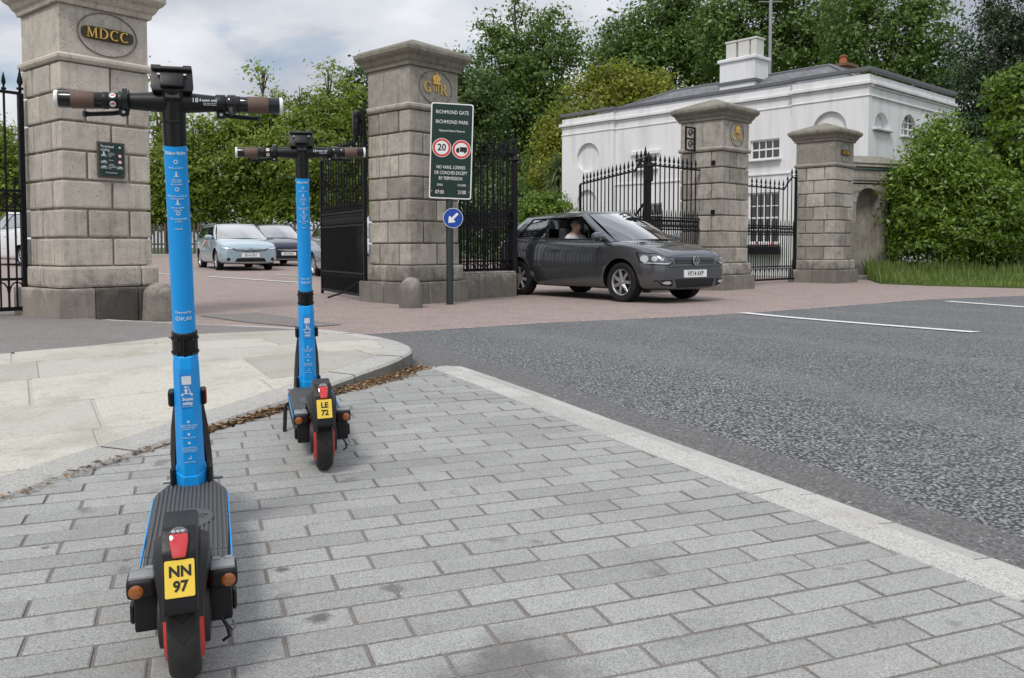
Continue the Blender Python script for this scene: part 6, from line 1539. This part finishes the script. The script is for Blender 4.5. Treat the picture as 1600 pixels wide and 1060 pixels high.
def scoot_m(x, y, th, ln):
    return T((x, y, G(x, y))) @ Matrix.Rotation(th, 4, 'Z') @ Matrix.Rotation(math.atan(.025 * math.cos(th)), 4, 'X') @ Matrix.Rotation(-ln, 4, 'Y')
scooter('blue rental scooter with yellow NN 97 plate standing nearest on the paving', 'NN 97', scoot_m(-.647, 1.684, .336, .021), False)
scooter('blue rental scooter with yellow LE 72 plate parked farther along the kerb', 'LE 72', scoot_m(-.691, 3.141, .294, .032))
# ================================================================ TREES AND PLANTS
def leaf_mesh(name, blobs, n, size, seed, clump=0.45, up=0.35, shell=0.55, aspect=0.55, per=56):
    """leaf-sized quads in ragged clumps through the crown's volume; blobs = (centre, radii, weight)"""
    rg = np.random.RandomState(seed); P_, N_ = [], []
    vol = np.array([b[2] * (b[1][0] * b[1][1] * b[1][2]) ** (2 / 3) for b in blobs]); vol = vol / vol.sum()
    for (c, r, w), f in zip(blobs, vol):
        k = max(3, int(2.3 * n * f / per)); r = np.array(r)
        d = rg.normal(size=(k, 3)); d /= np.linalg.norm(d, axis=1)[:, None]
        rad = np.where(rg.rand(k) < shell, rg.uniform(.78, 1.10, k), rg.rand(k) ** .5 * .85)
        cc = np.array(c) + d * rad[:, None] * r
        m = rg.poisson(per, k).clip(6, per * 3); idx = np.repeat(np.arange(k), m)
        cs = clump * .85 * rg.uniform(.4, 1.35, k)
        p = cc[idx] + rg.normal(size=(len(idx), 3)) * cs[idx][:, None] * np.array([1, 1, .62])
        P_.append(p); N_.append(d[idx] * .6)
    p = np.concatenate(P_); nn = np.concatenate(N_) + rg.normal(size=p.shape) * .55; nn[:, 2] += up
    nn /= np.linalg.norm(nn, axis=1)[:, None]; k = len(p)
    t = rg.normal(size=(k, 3)); t -= nn * (t * nn).sum(1)[:, None]; t /= np.linalg.norm(t, axis=1)[:, None]; b = np.cross(nn, t)
    L = size * .88 * rg.uniform(.45, 1.5, k)[:, None]; W = L * aspect * rg.uniform(.75, 1.2, k)[:, None]
    v = np.empty((k, 4, 3)); v[:, 0] = p - t * L * .5; v[:, 1] = p + b * W * .5 + nn * L * .08; v[:, 2] = p + t * L * .5; v[:, 3] = p - b * W * .5 + nn * L * .08
    return quads(name, v)
def quads(name, v):
    k = len(v); me = bpy.data.meshes.new(name); me.vertices.add(k * 4); me.loops.add(k * 4); me.polygons.add(k)
    me.vertices.foreach_set('co', v.reshape(-1).astype(np.float32)); me.loops.foreach_set('vertex_index', np.arange(k * 4, dtype=np.int32)); me.polygons.foreach_set('loop_start', np.arange(0, k * 4, 4, dtype=np.int32))
    me.update(); me.validate(); return me
def pxblobs(Y, lst):
    s = Y / F_PX; res = []
    for b in lst:
        px, py, rx, ry = b[:4]; off = b[4] if len(b) > 4 else 0.0; w = b[5] if len(b) > 5 else 1.0
        res.append((at(px, py, Y + off), (rx * s, max(rx, ry) * s * .85, ry * s), w))
    return res
def tree(name, label, Y, px, lst, n, size, mat, group, seed, tr=0.25, clump=.6, cat='tree', limbs=True, **k):
    bl = pxblobs(Y, lst); bx = at(px, 300, Y)[0]; z0 = G(bx, Y) - .1
    root = empty(name, label, cat, loc=(bx, Y, z0), group=group); o = Vector((bx, Y, z0))
    bl = [(tuple(Vector(c) - o), r, w) for c, r, w in bl]
    link('crown', leaf_mesh('crown', bl, n, size, seed, clump, **k), mat, root)
    rg = random.Random(seed); mb = MB(); top = max(b[0][2] for b in bl); zc = min(b[0][2] for b in bl)
    if limbs:
        j = Vector((rg.uniform(-.2, .2), rg.uniform(-.2, .2), max(1.2, zc * .75)))
        mb.tube([(0, 0, 0), (j.x * .4, j.y * .4, j.z * .5), tuple(j)], [tr * 1.25, tr, tr * .85], 9)
        for c, r, w in bl:
            c = Vector(c); mid = j.lerp(c, .5) + Vector((rg.uniform(-.3, .3), rg.uniform(-.3, .3), rg.uniform(0, .5))); mb.tube([tuple(j), tuple(mid), tuple(c)], [tr * .6, tr * .38, tr * .15], 7)
            for q in range(6):
                d = Vector((rg.gauss(0, 1), rg.gauss(0, 1), rg.gauss(.5, .8))).normalized(); e = c + Vector((d.x * r[0], d.y * r[1], d.z * r[2])) * rg.uniform(.8, 1.12); m2 = c.lerp(e, .5) + Vector((rg.uniform(-.2, .2), rg.uniform(-.2, .2), .15)); mb.tube([tuple(c.lerp(mid, .3)), tuple(m2), tuple(e)], [tr * .18, tr * .1, tr * .03], 5)
    else:
        for q in range(5): mb.tube([(rg.uniform(-.2, .2), rg.uniform(-.2, .2), 0), (rg.uniform(-.4, .4), rg.uniform(-.3, .3), zc * .6 + .3), tuple(Vector(bl[q % len(bl)][0]))], [.06, .045, .015], 6)
    mb.build('trunk' if limbs else 'stems', 'bark', root, smooth=50)
    return root
LG = 'lime-green trees lining the far side of the park road'
tree('broadleaf_tree', 'lime green tree with thin upper twigs just right of the pale pier', 52.5, 262, [(262, 262, 50, 78), (238, 305, 40, 50), (300, 280, 46, 62), (250, 180, 28, 42, 0, .35), (240, 125, 16, 26, 0, .12), (268, 330, 60, 26), (310, 215, 28, 36, 0, .5)], 9000, .27, 'leaf_lime', LG, 21, .2, .55)
tree('broadleaf_tree', 'dense lime green tree between the two scooter stems', 53.5, 395, [(370, 250, 52, 70), (420, 260, 60, 80), (350, 310, 44, 48), (420, 325, 62, 36), (400, 200, 44, 42), (430, 165, 24, 28, 0, .4), (410, 118, 14, 16, 0, .10), (345, 215, 30, 36, 0, .7)], 13000, .27, 'leaf_lime', LG, 22, .24, .55)
tree('broadleaf_tree', 'lime green tree rising behind the second scooter and open gate', 53.0, 500, [(480, 250, 50, 80), (525, 240, 52, 90), (505, 325, 60, 36), (490, 175, 34, 36, 0, .6), (535, 165, 32, 40, 0, .8), (512, 122, 15, 26, 0, .15), (465, 150, 18, 22, 0, .2), (560, 290, 30, 60)], 12000, .27, 'leaf_lime', LG, 23, .24, .55)
WG = 'dark trees rising behind the gateway'
tree('dark_tree', 'dark evergreen tree rising just left of the GR pier', 56, 565, [(560, 160, 24, 50), (575, 240, 34, 80), (548, 130, 14, 26, 0, .5), (590, 110, 30, 30)], 4500, .27, 'leaf_dark', WG, 24, .25, .5)
tree('dark_tree', 'dark leafy tree directly behind the green park sign', 50, 700, [(700, 125, 34, 40), (720, 190, 60, 64), (680, 220, 50, 80), (740, 260, 60, 60), (660, 190, 40, 60), (748, 150, 34, 46)], 12000, .26, 'leaf_dark', WG, 25, .3, .6)
tree('tall_tree', 'tall open-crowned tree above the railing right of the green sign', 54, 825, [(790, 110, 52, 60), (850, 100, 50, 66), (820, 190, 62, 60), (870, 190, 48, 60), (768, 50, 24, 30, 0, .5), (850, 40, 32, 32, 0, .4), (805, 18, 24, 24, 0, .35), (890, 75, 26, 36, 0, .35), (790, 250, 60, 50)], 15000, .27, 'leaf_ash', WG, 26, .35, .6)
tree('dark_shrub', 'dark shrubbery at ground level behind the railing and the grey car', 46, 790, [(740, 330, 50, 50), (800, 310, 50, 60), (770, 370, 60, 30), (850, 300, 40, 60), (690, 350, 50, 50), (640, 330, 50, 60)], 9000, .22, 'leaf_dark', None, 27, .12, .5, cat='shrub', limbs=False)
tree('evergreen_bush', 'rounded olive green bush overtopping the left end of the lodge', 42.5, 940, [(930, 190, 58, 66), (985, 160, 58, 52), (1030, 150, 34, 36), (895, 240, 48, 60), (860, 265, 36, 48), (960, 130, 40, 28), (870, 210, 26, 40), (905, 300, 46, 40)], 15000, .2, 'leaf_olive', None, 28, .25, .42, cat='bush')
AG = 'tall ash trees behind the lodge'
tree('ash_tree', 'broad tree above the olive bush left of the lodge chimney', 60, 1000, [(985, 65, 42, 44), (1040, 50, 60, 56), (945, 110, 36, 36), (1085, 80, 50, 56), (1000, 110, 70, 40), (1060, 0, 44, 32), (1100, 120, 40, 36)], 13000, .3, 'leaf_ash', AG, 29, .4, .7)
tree('ash_tree', 'leafy tree directly behind the lodge chimney and mast', 54, 1180, [(1150, 30, 50, 44), (1230, 40, 60, 50), (1270, 80, 54, 40), (1180, 90, 60, 34), (1120, 60, 30, 50), (1300, 30, 40, 44, 0, .7), (1200, -20, 60, 40)], 11500, .28, 'leaf_ash', AG, 30, .35, .65)
tree('ash_tree', 'airy tree with bare dark limbs above the right end of the lodge', 48, 1380, [(1340, 60, 46, 50, 0, .7), (1400, 40, 50, 44, 0, .55), (1450, 80, 44, 50, 0, .7), (1390, 110, 50, 30, 0, .9), (1440, 10, 50, 40, 0, .4), (1480, 130, 36, 40), (1340, 0, 46, 36, 0, .5), (1325, 100, 30, 24)], 9500, .25, 'leaf_ash', AG, 31, .42, .5)
tree('yew_tree', 'very dark yew tree towering at the right edge behind the bushes', 33.5, 1560, [(1550, 110, 60, 80), (1590, 40, 50, 60), (1520, 180, 46, 70), (1580, 200, 60, 90), (1530, 270, 60, 70), (1620, 120, 60, 110), (1500, 230, 36, 60), (1560, 20, 30, 40, 0, .6)], 20000, .17, 'leaf_yew', None, 32, .35, .38, aspect=.4)
tree('laurel_bush', 'big bright green bush beside the niche wall at the right', 22.6, 1480, [(1460, 250, 44, 52), (1490, 300, 72, 70), (1430, 320, 34, 60), (1540, 330, 70, 70), (1420, 375, 28, 40), (1480, 370, 70, 40), (1470, 205, 24, 26), (1415, 285, 20, 34)], 19000, .135, 'leaf_bright', None, 33, .1, .2, cat='bush', limbs=False, per=26, aspect=.42)
tree('mixed_shrub', 'darker shrub at the right edge next to the bright bush', 23.6, 1590, [(1590, 300, 50, 70), (1560, 250, 40, 40), (1620, 250, 40, 80), (1590, 370, 60, 50), (1540, 390, 60, 30)], 8000, .13, 'leaf_ash', None, 34, .1, .22, cat='shrub', limbs=False)
tree('young_tree', 'slender young tree with upright pale shoots at the right edge', 23.0, 1575, [(1562, 145, 13, 30, 0, .9), (1568, 205, 16, 34), (1590, 165, 10, 34), (1580, 250, 20, 34), (1598, 120, 8, 20)], 1700, .17, 'leaf_bright', None, 35, .05, .16, per=18)
tree('garden_hedge', 'bright green hedge beside the left end of the lodge', 33.0, 850, [(850, 322, 36, 20), (830, 335, 26, 24), (872, 330, 22, 26), (846, 360, 40, 40)], 5000, .13, 'leaf_bright', None, 36, .1, .22, cat='hedge', limbs=False)
tree('park_tree', 'green tree glimpsed behind the far left gate', 46, 15, [(10, 280, 34, 60), (36, 310, 26, 50), (-20, 250, 40, 70), (20, 350, 40, 30)], 5500, .25, 'leaf_lime', None, 37, .2, .5)
tree('park_tree', 'tree mostly hidden behind the pale pier left of the paling fence', 53, 130, [(130, 300, 60, 60), (90, 270, 50, 60), (170, 260, 44, 60), (130, 220, 50, 50)], 7000, .27, 'leaf_ash', None, 38, .25, .55)
tree('park_tree', 'distant tree beyond the left edge of the park road', 58, -120, [(-120, 290, 80, 70), (-60, 310, 60, 50), (-170, 260, 60, 70), (-110, 210, 60, 50)], 7000, .3, 'leaf_dark', None, 39, .3, .6)
# spiky palm beside the lodge
def palm():
    c = Vector(at(873, 262, 35.5)); rg = np.random.RandomState(4); root = empty('cordyline_palm', 'pale spiky palm at the left corner of the lodge', 'palm', loc=(c.x, c.y, G(c.x, c.y)))
    z = c.z - G(c.x, c.y); MB().tube([(0, 0, 0), (.05, 0, z * .5), (0, 0, z)], [.12, .1, .09], 8).build('trunk', 'bark', root, smooth=50)
    v = []
    for k in range(420):
        a = rg.rand() * 6.283; e = rg.uniform(-.9, 1.3); d = np.array([math.cos(a) * math.cos(e), math.sin(a) * math.cos(e), math.sin(e)]); L = rg.uniform(.7, 1.15); s = np.cross(d, [0, 0, 1.0]); s /= np.linalg.norm(s) + 1e-6; w = .025
        o = np.array([0, 0, z - rg.rand() * .9]); p0 = o + d * .1; p1 = o + d * L * .6; p2 = o + d * L - np.array([0, 0, .22 * L])
        v.append([p0 - s * w, p0 + s * w, p1 + s * w, p1 - s * w]); v.append([p1 - s * w, p1 + s * w, p2 + s * .004, p2 - s * .004])
    link('leaves', quads('leaves', np.array(v)), 'leaf_palm', root)
palm()
# rough grass on the verge in front of the bushes
VERGE = [gnd(1376, 444), gnd(1450, 447), gnd(1600, 451), gnd(1760, 455), (24, 33), (9.6, 23.6)]
sheet('grass_verge', VERGE, 'grass_ground', .04, .6, skirt=.15, label='rough grass verge at the foot of the bushes')
def grass():
    rg = np.random.RandomState(9); v = []
    while len(v) < 24000:
        x, y = rg.uniform(8, 20), rg.uniform(17.5, 25)
        if not inside((x, y), VERGE): continue
        px = 800 + F_PX * x / y
        if px > 1640 and rg.rand() < .7: continue
        h = (.06 + .36 * smooth01(18.0, 21.0, y - .05 * x) * (.6 + .8 * noise.noise((x * 1.3, y * 1.3, 0)) ** 2 + .5 * noise.noise((x * .7, y * .7, 3)))) * rg.uniform(.4, 1.5) * (1.7 if rg.rand() < .04 else 1); a = rg.rand() * 6.283; w = .008 + .006 * rg.rand(); ln = rg.uniform(.1, .5) * h
        b = np.array([x, y, G(x, y) + .03]); s = np.array([math.cos(a), math.sin(a), 0]) * w; tip = b + np.array([math.cos(a + 1.5) * ln, math.sin(a + 1.5) * ln, h]); v.append([b - s, b + s, tip + s * .2, tip - s * .2])
    tag(link('verge_grass', quads('grass', np.array(v)), 'leaf_grass'), 'long grass blades and weeds on the verge under the bushes', 'grass', kind='stuff')
grass()
# cleft paling fence under the trees on the far side of the road
pf = empty('paling_fence', 'grey cleft paling fence under the trees beyond the pale blue car', 'fence', loc=(-26, 50.2, G(-26, 50.2)))
for z in (.55, 1.35): MB().box((7.5, .05, z), (15.4, .06, .09)).build('rail', 'timber_grey', pf)
_pm = [MB().prism([(-.06, 0), (.06, 0), (.055, 1.66 + .05 * q), (0, 1.78 + .05 * q), (-.055, 1.66 + .05 * q)], -.015, .015, Matrix.Rotation(math.pi / 2, 4, 'X')).mesh('paling') for q in range(3)]
for q in _pm: q.materials.append(M['timber_grey'])
for k in range(72): link('paling', _pm[k % 3], None, pf, mw=T((k * .21 + random.uniform(-.02, .02), 0, random.uniform(-.04, .03))) @ Matrix.Rotation(random.uniform(-.03, .03), 4, 'Y'))
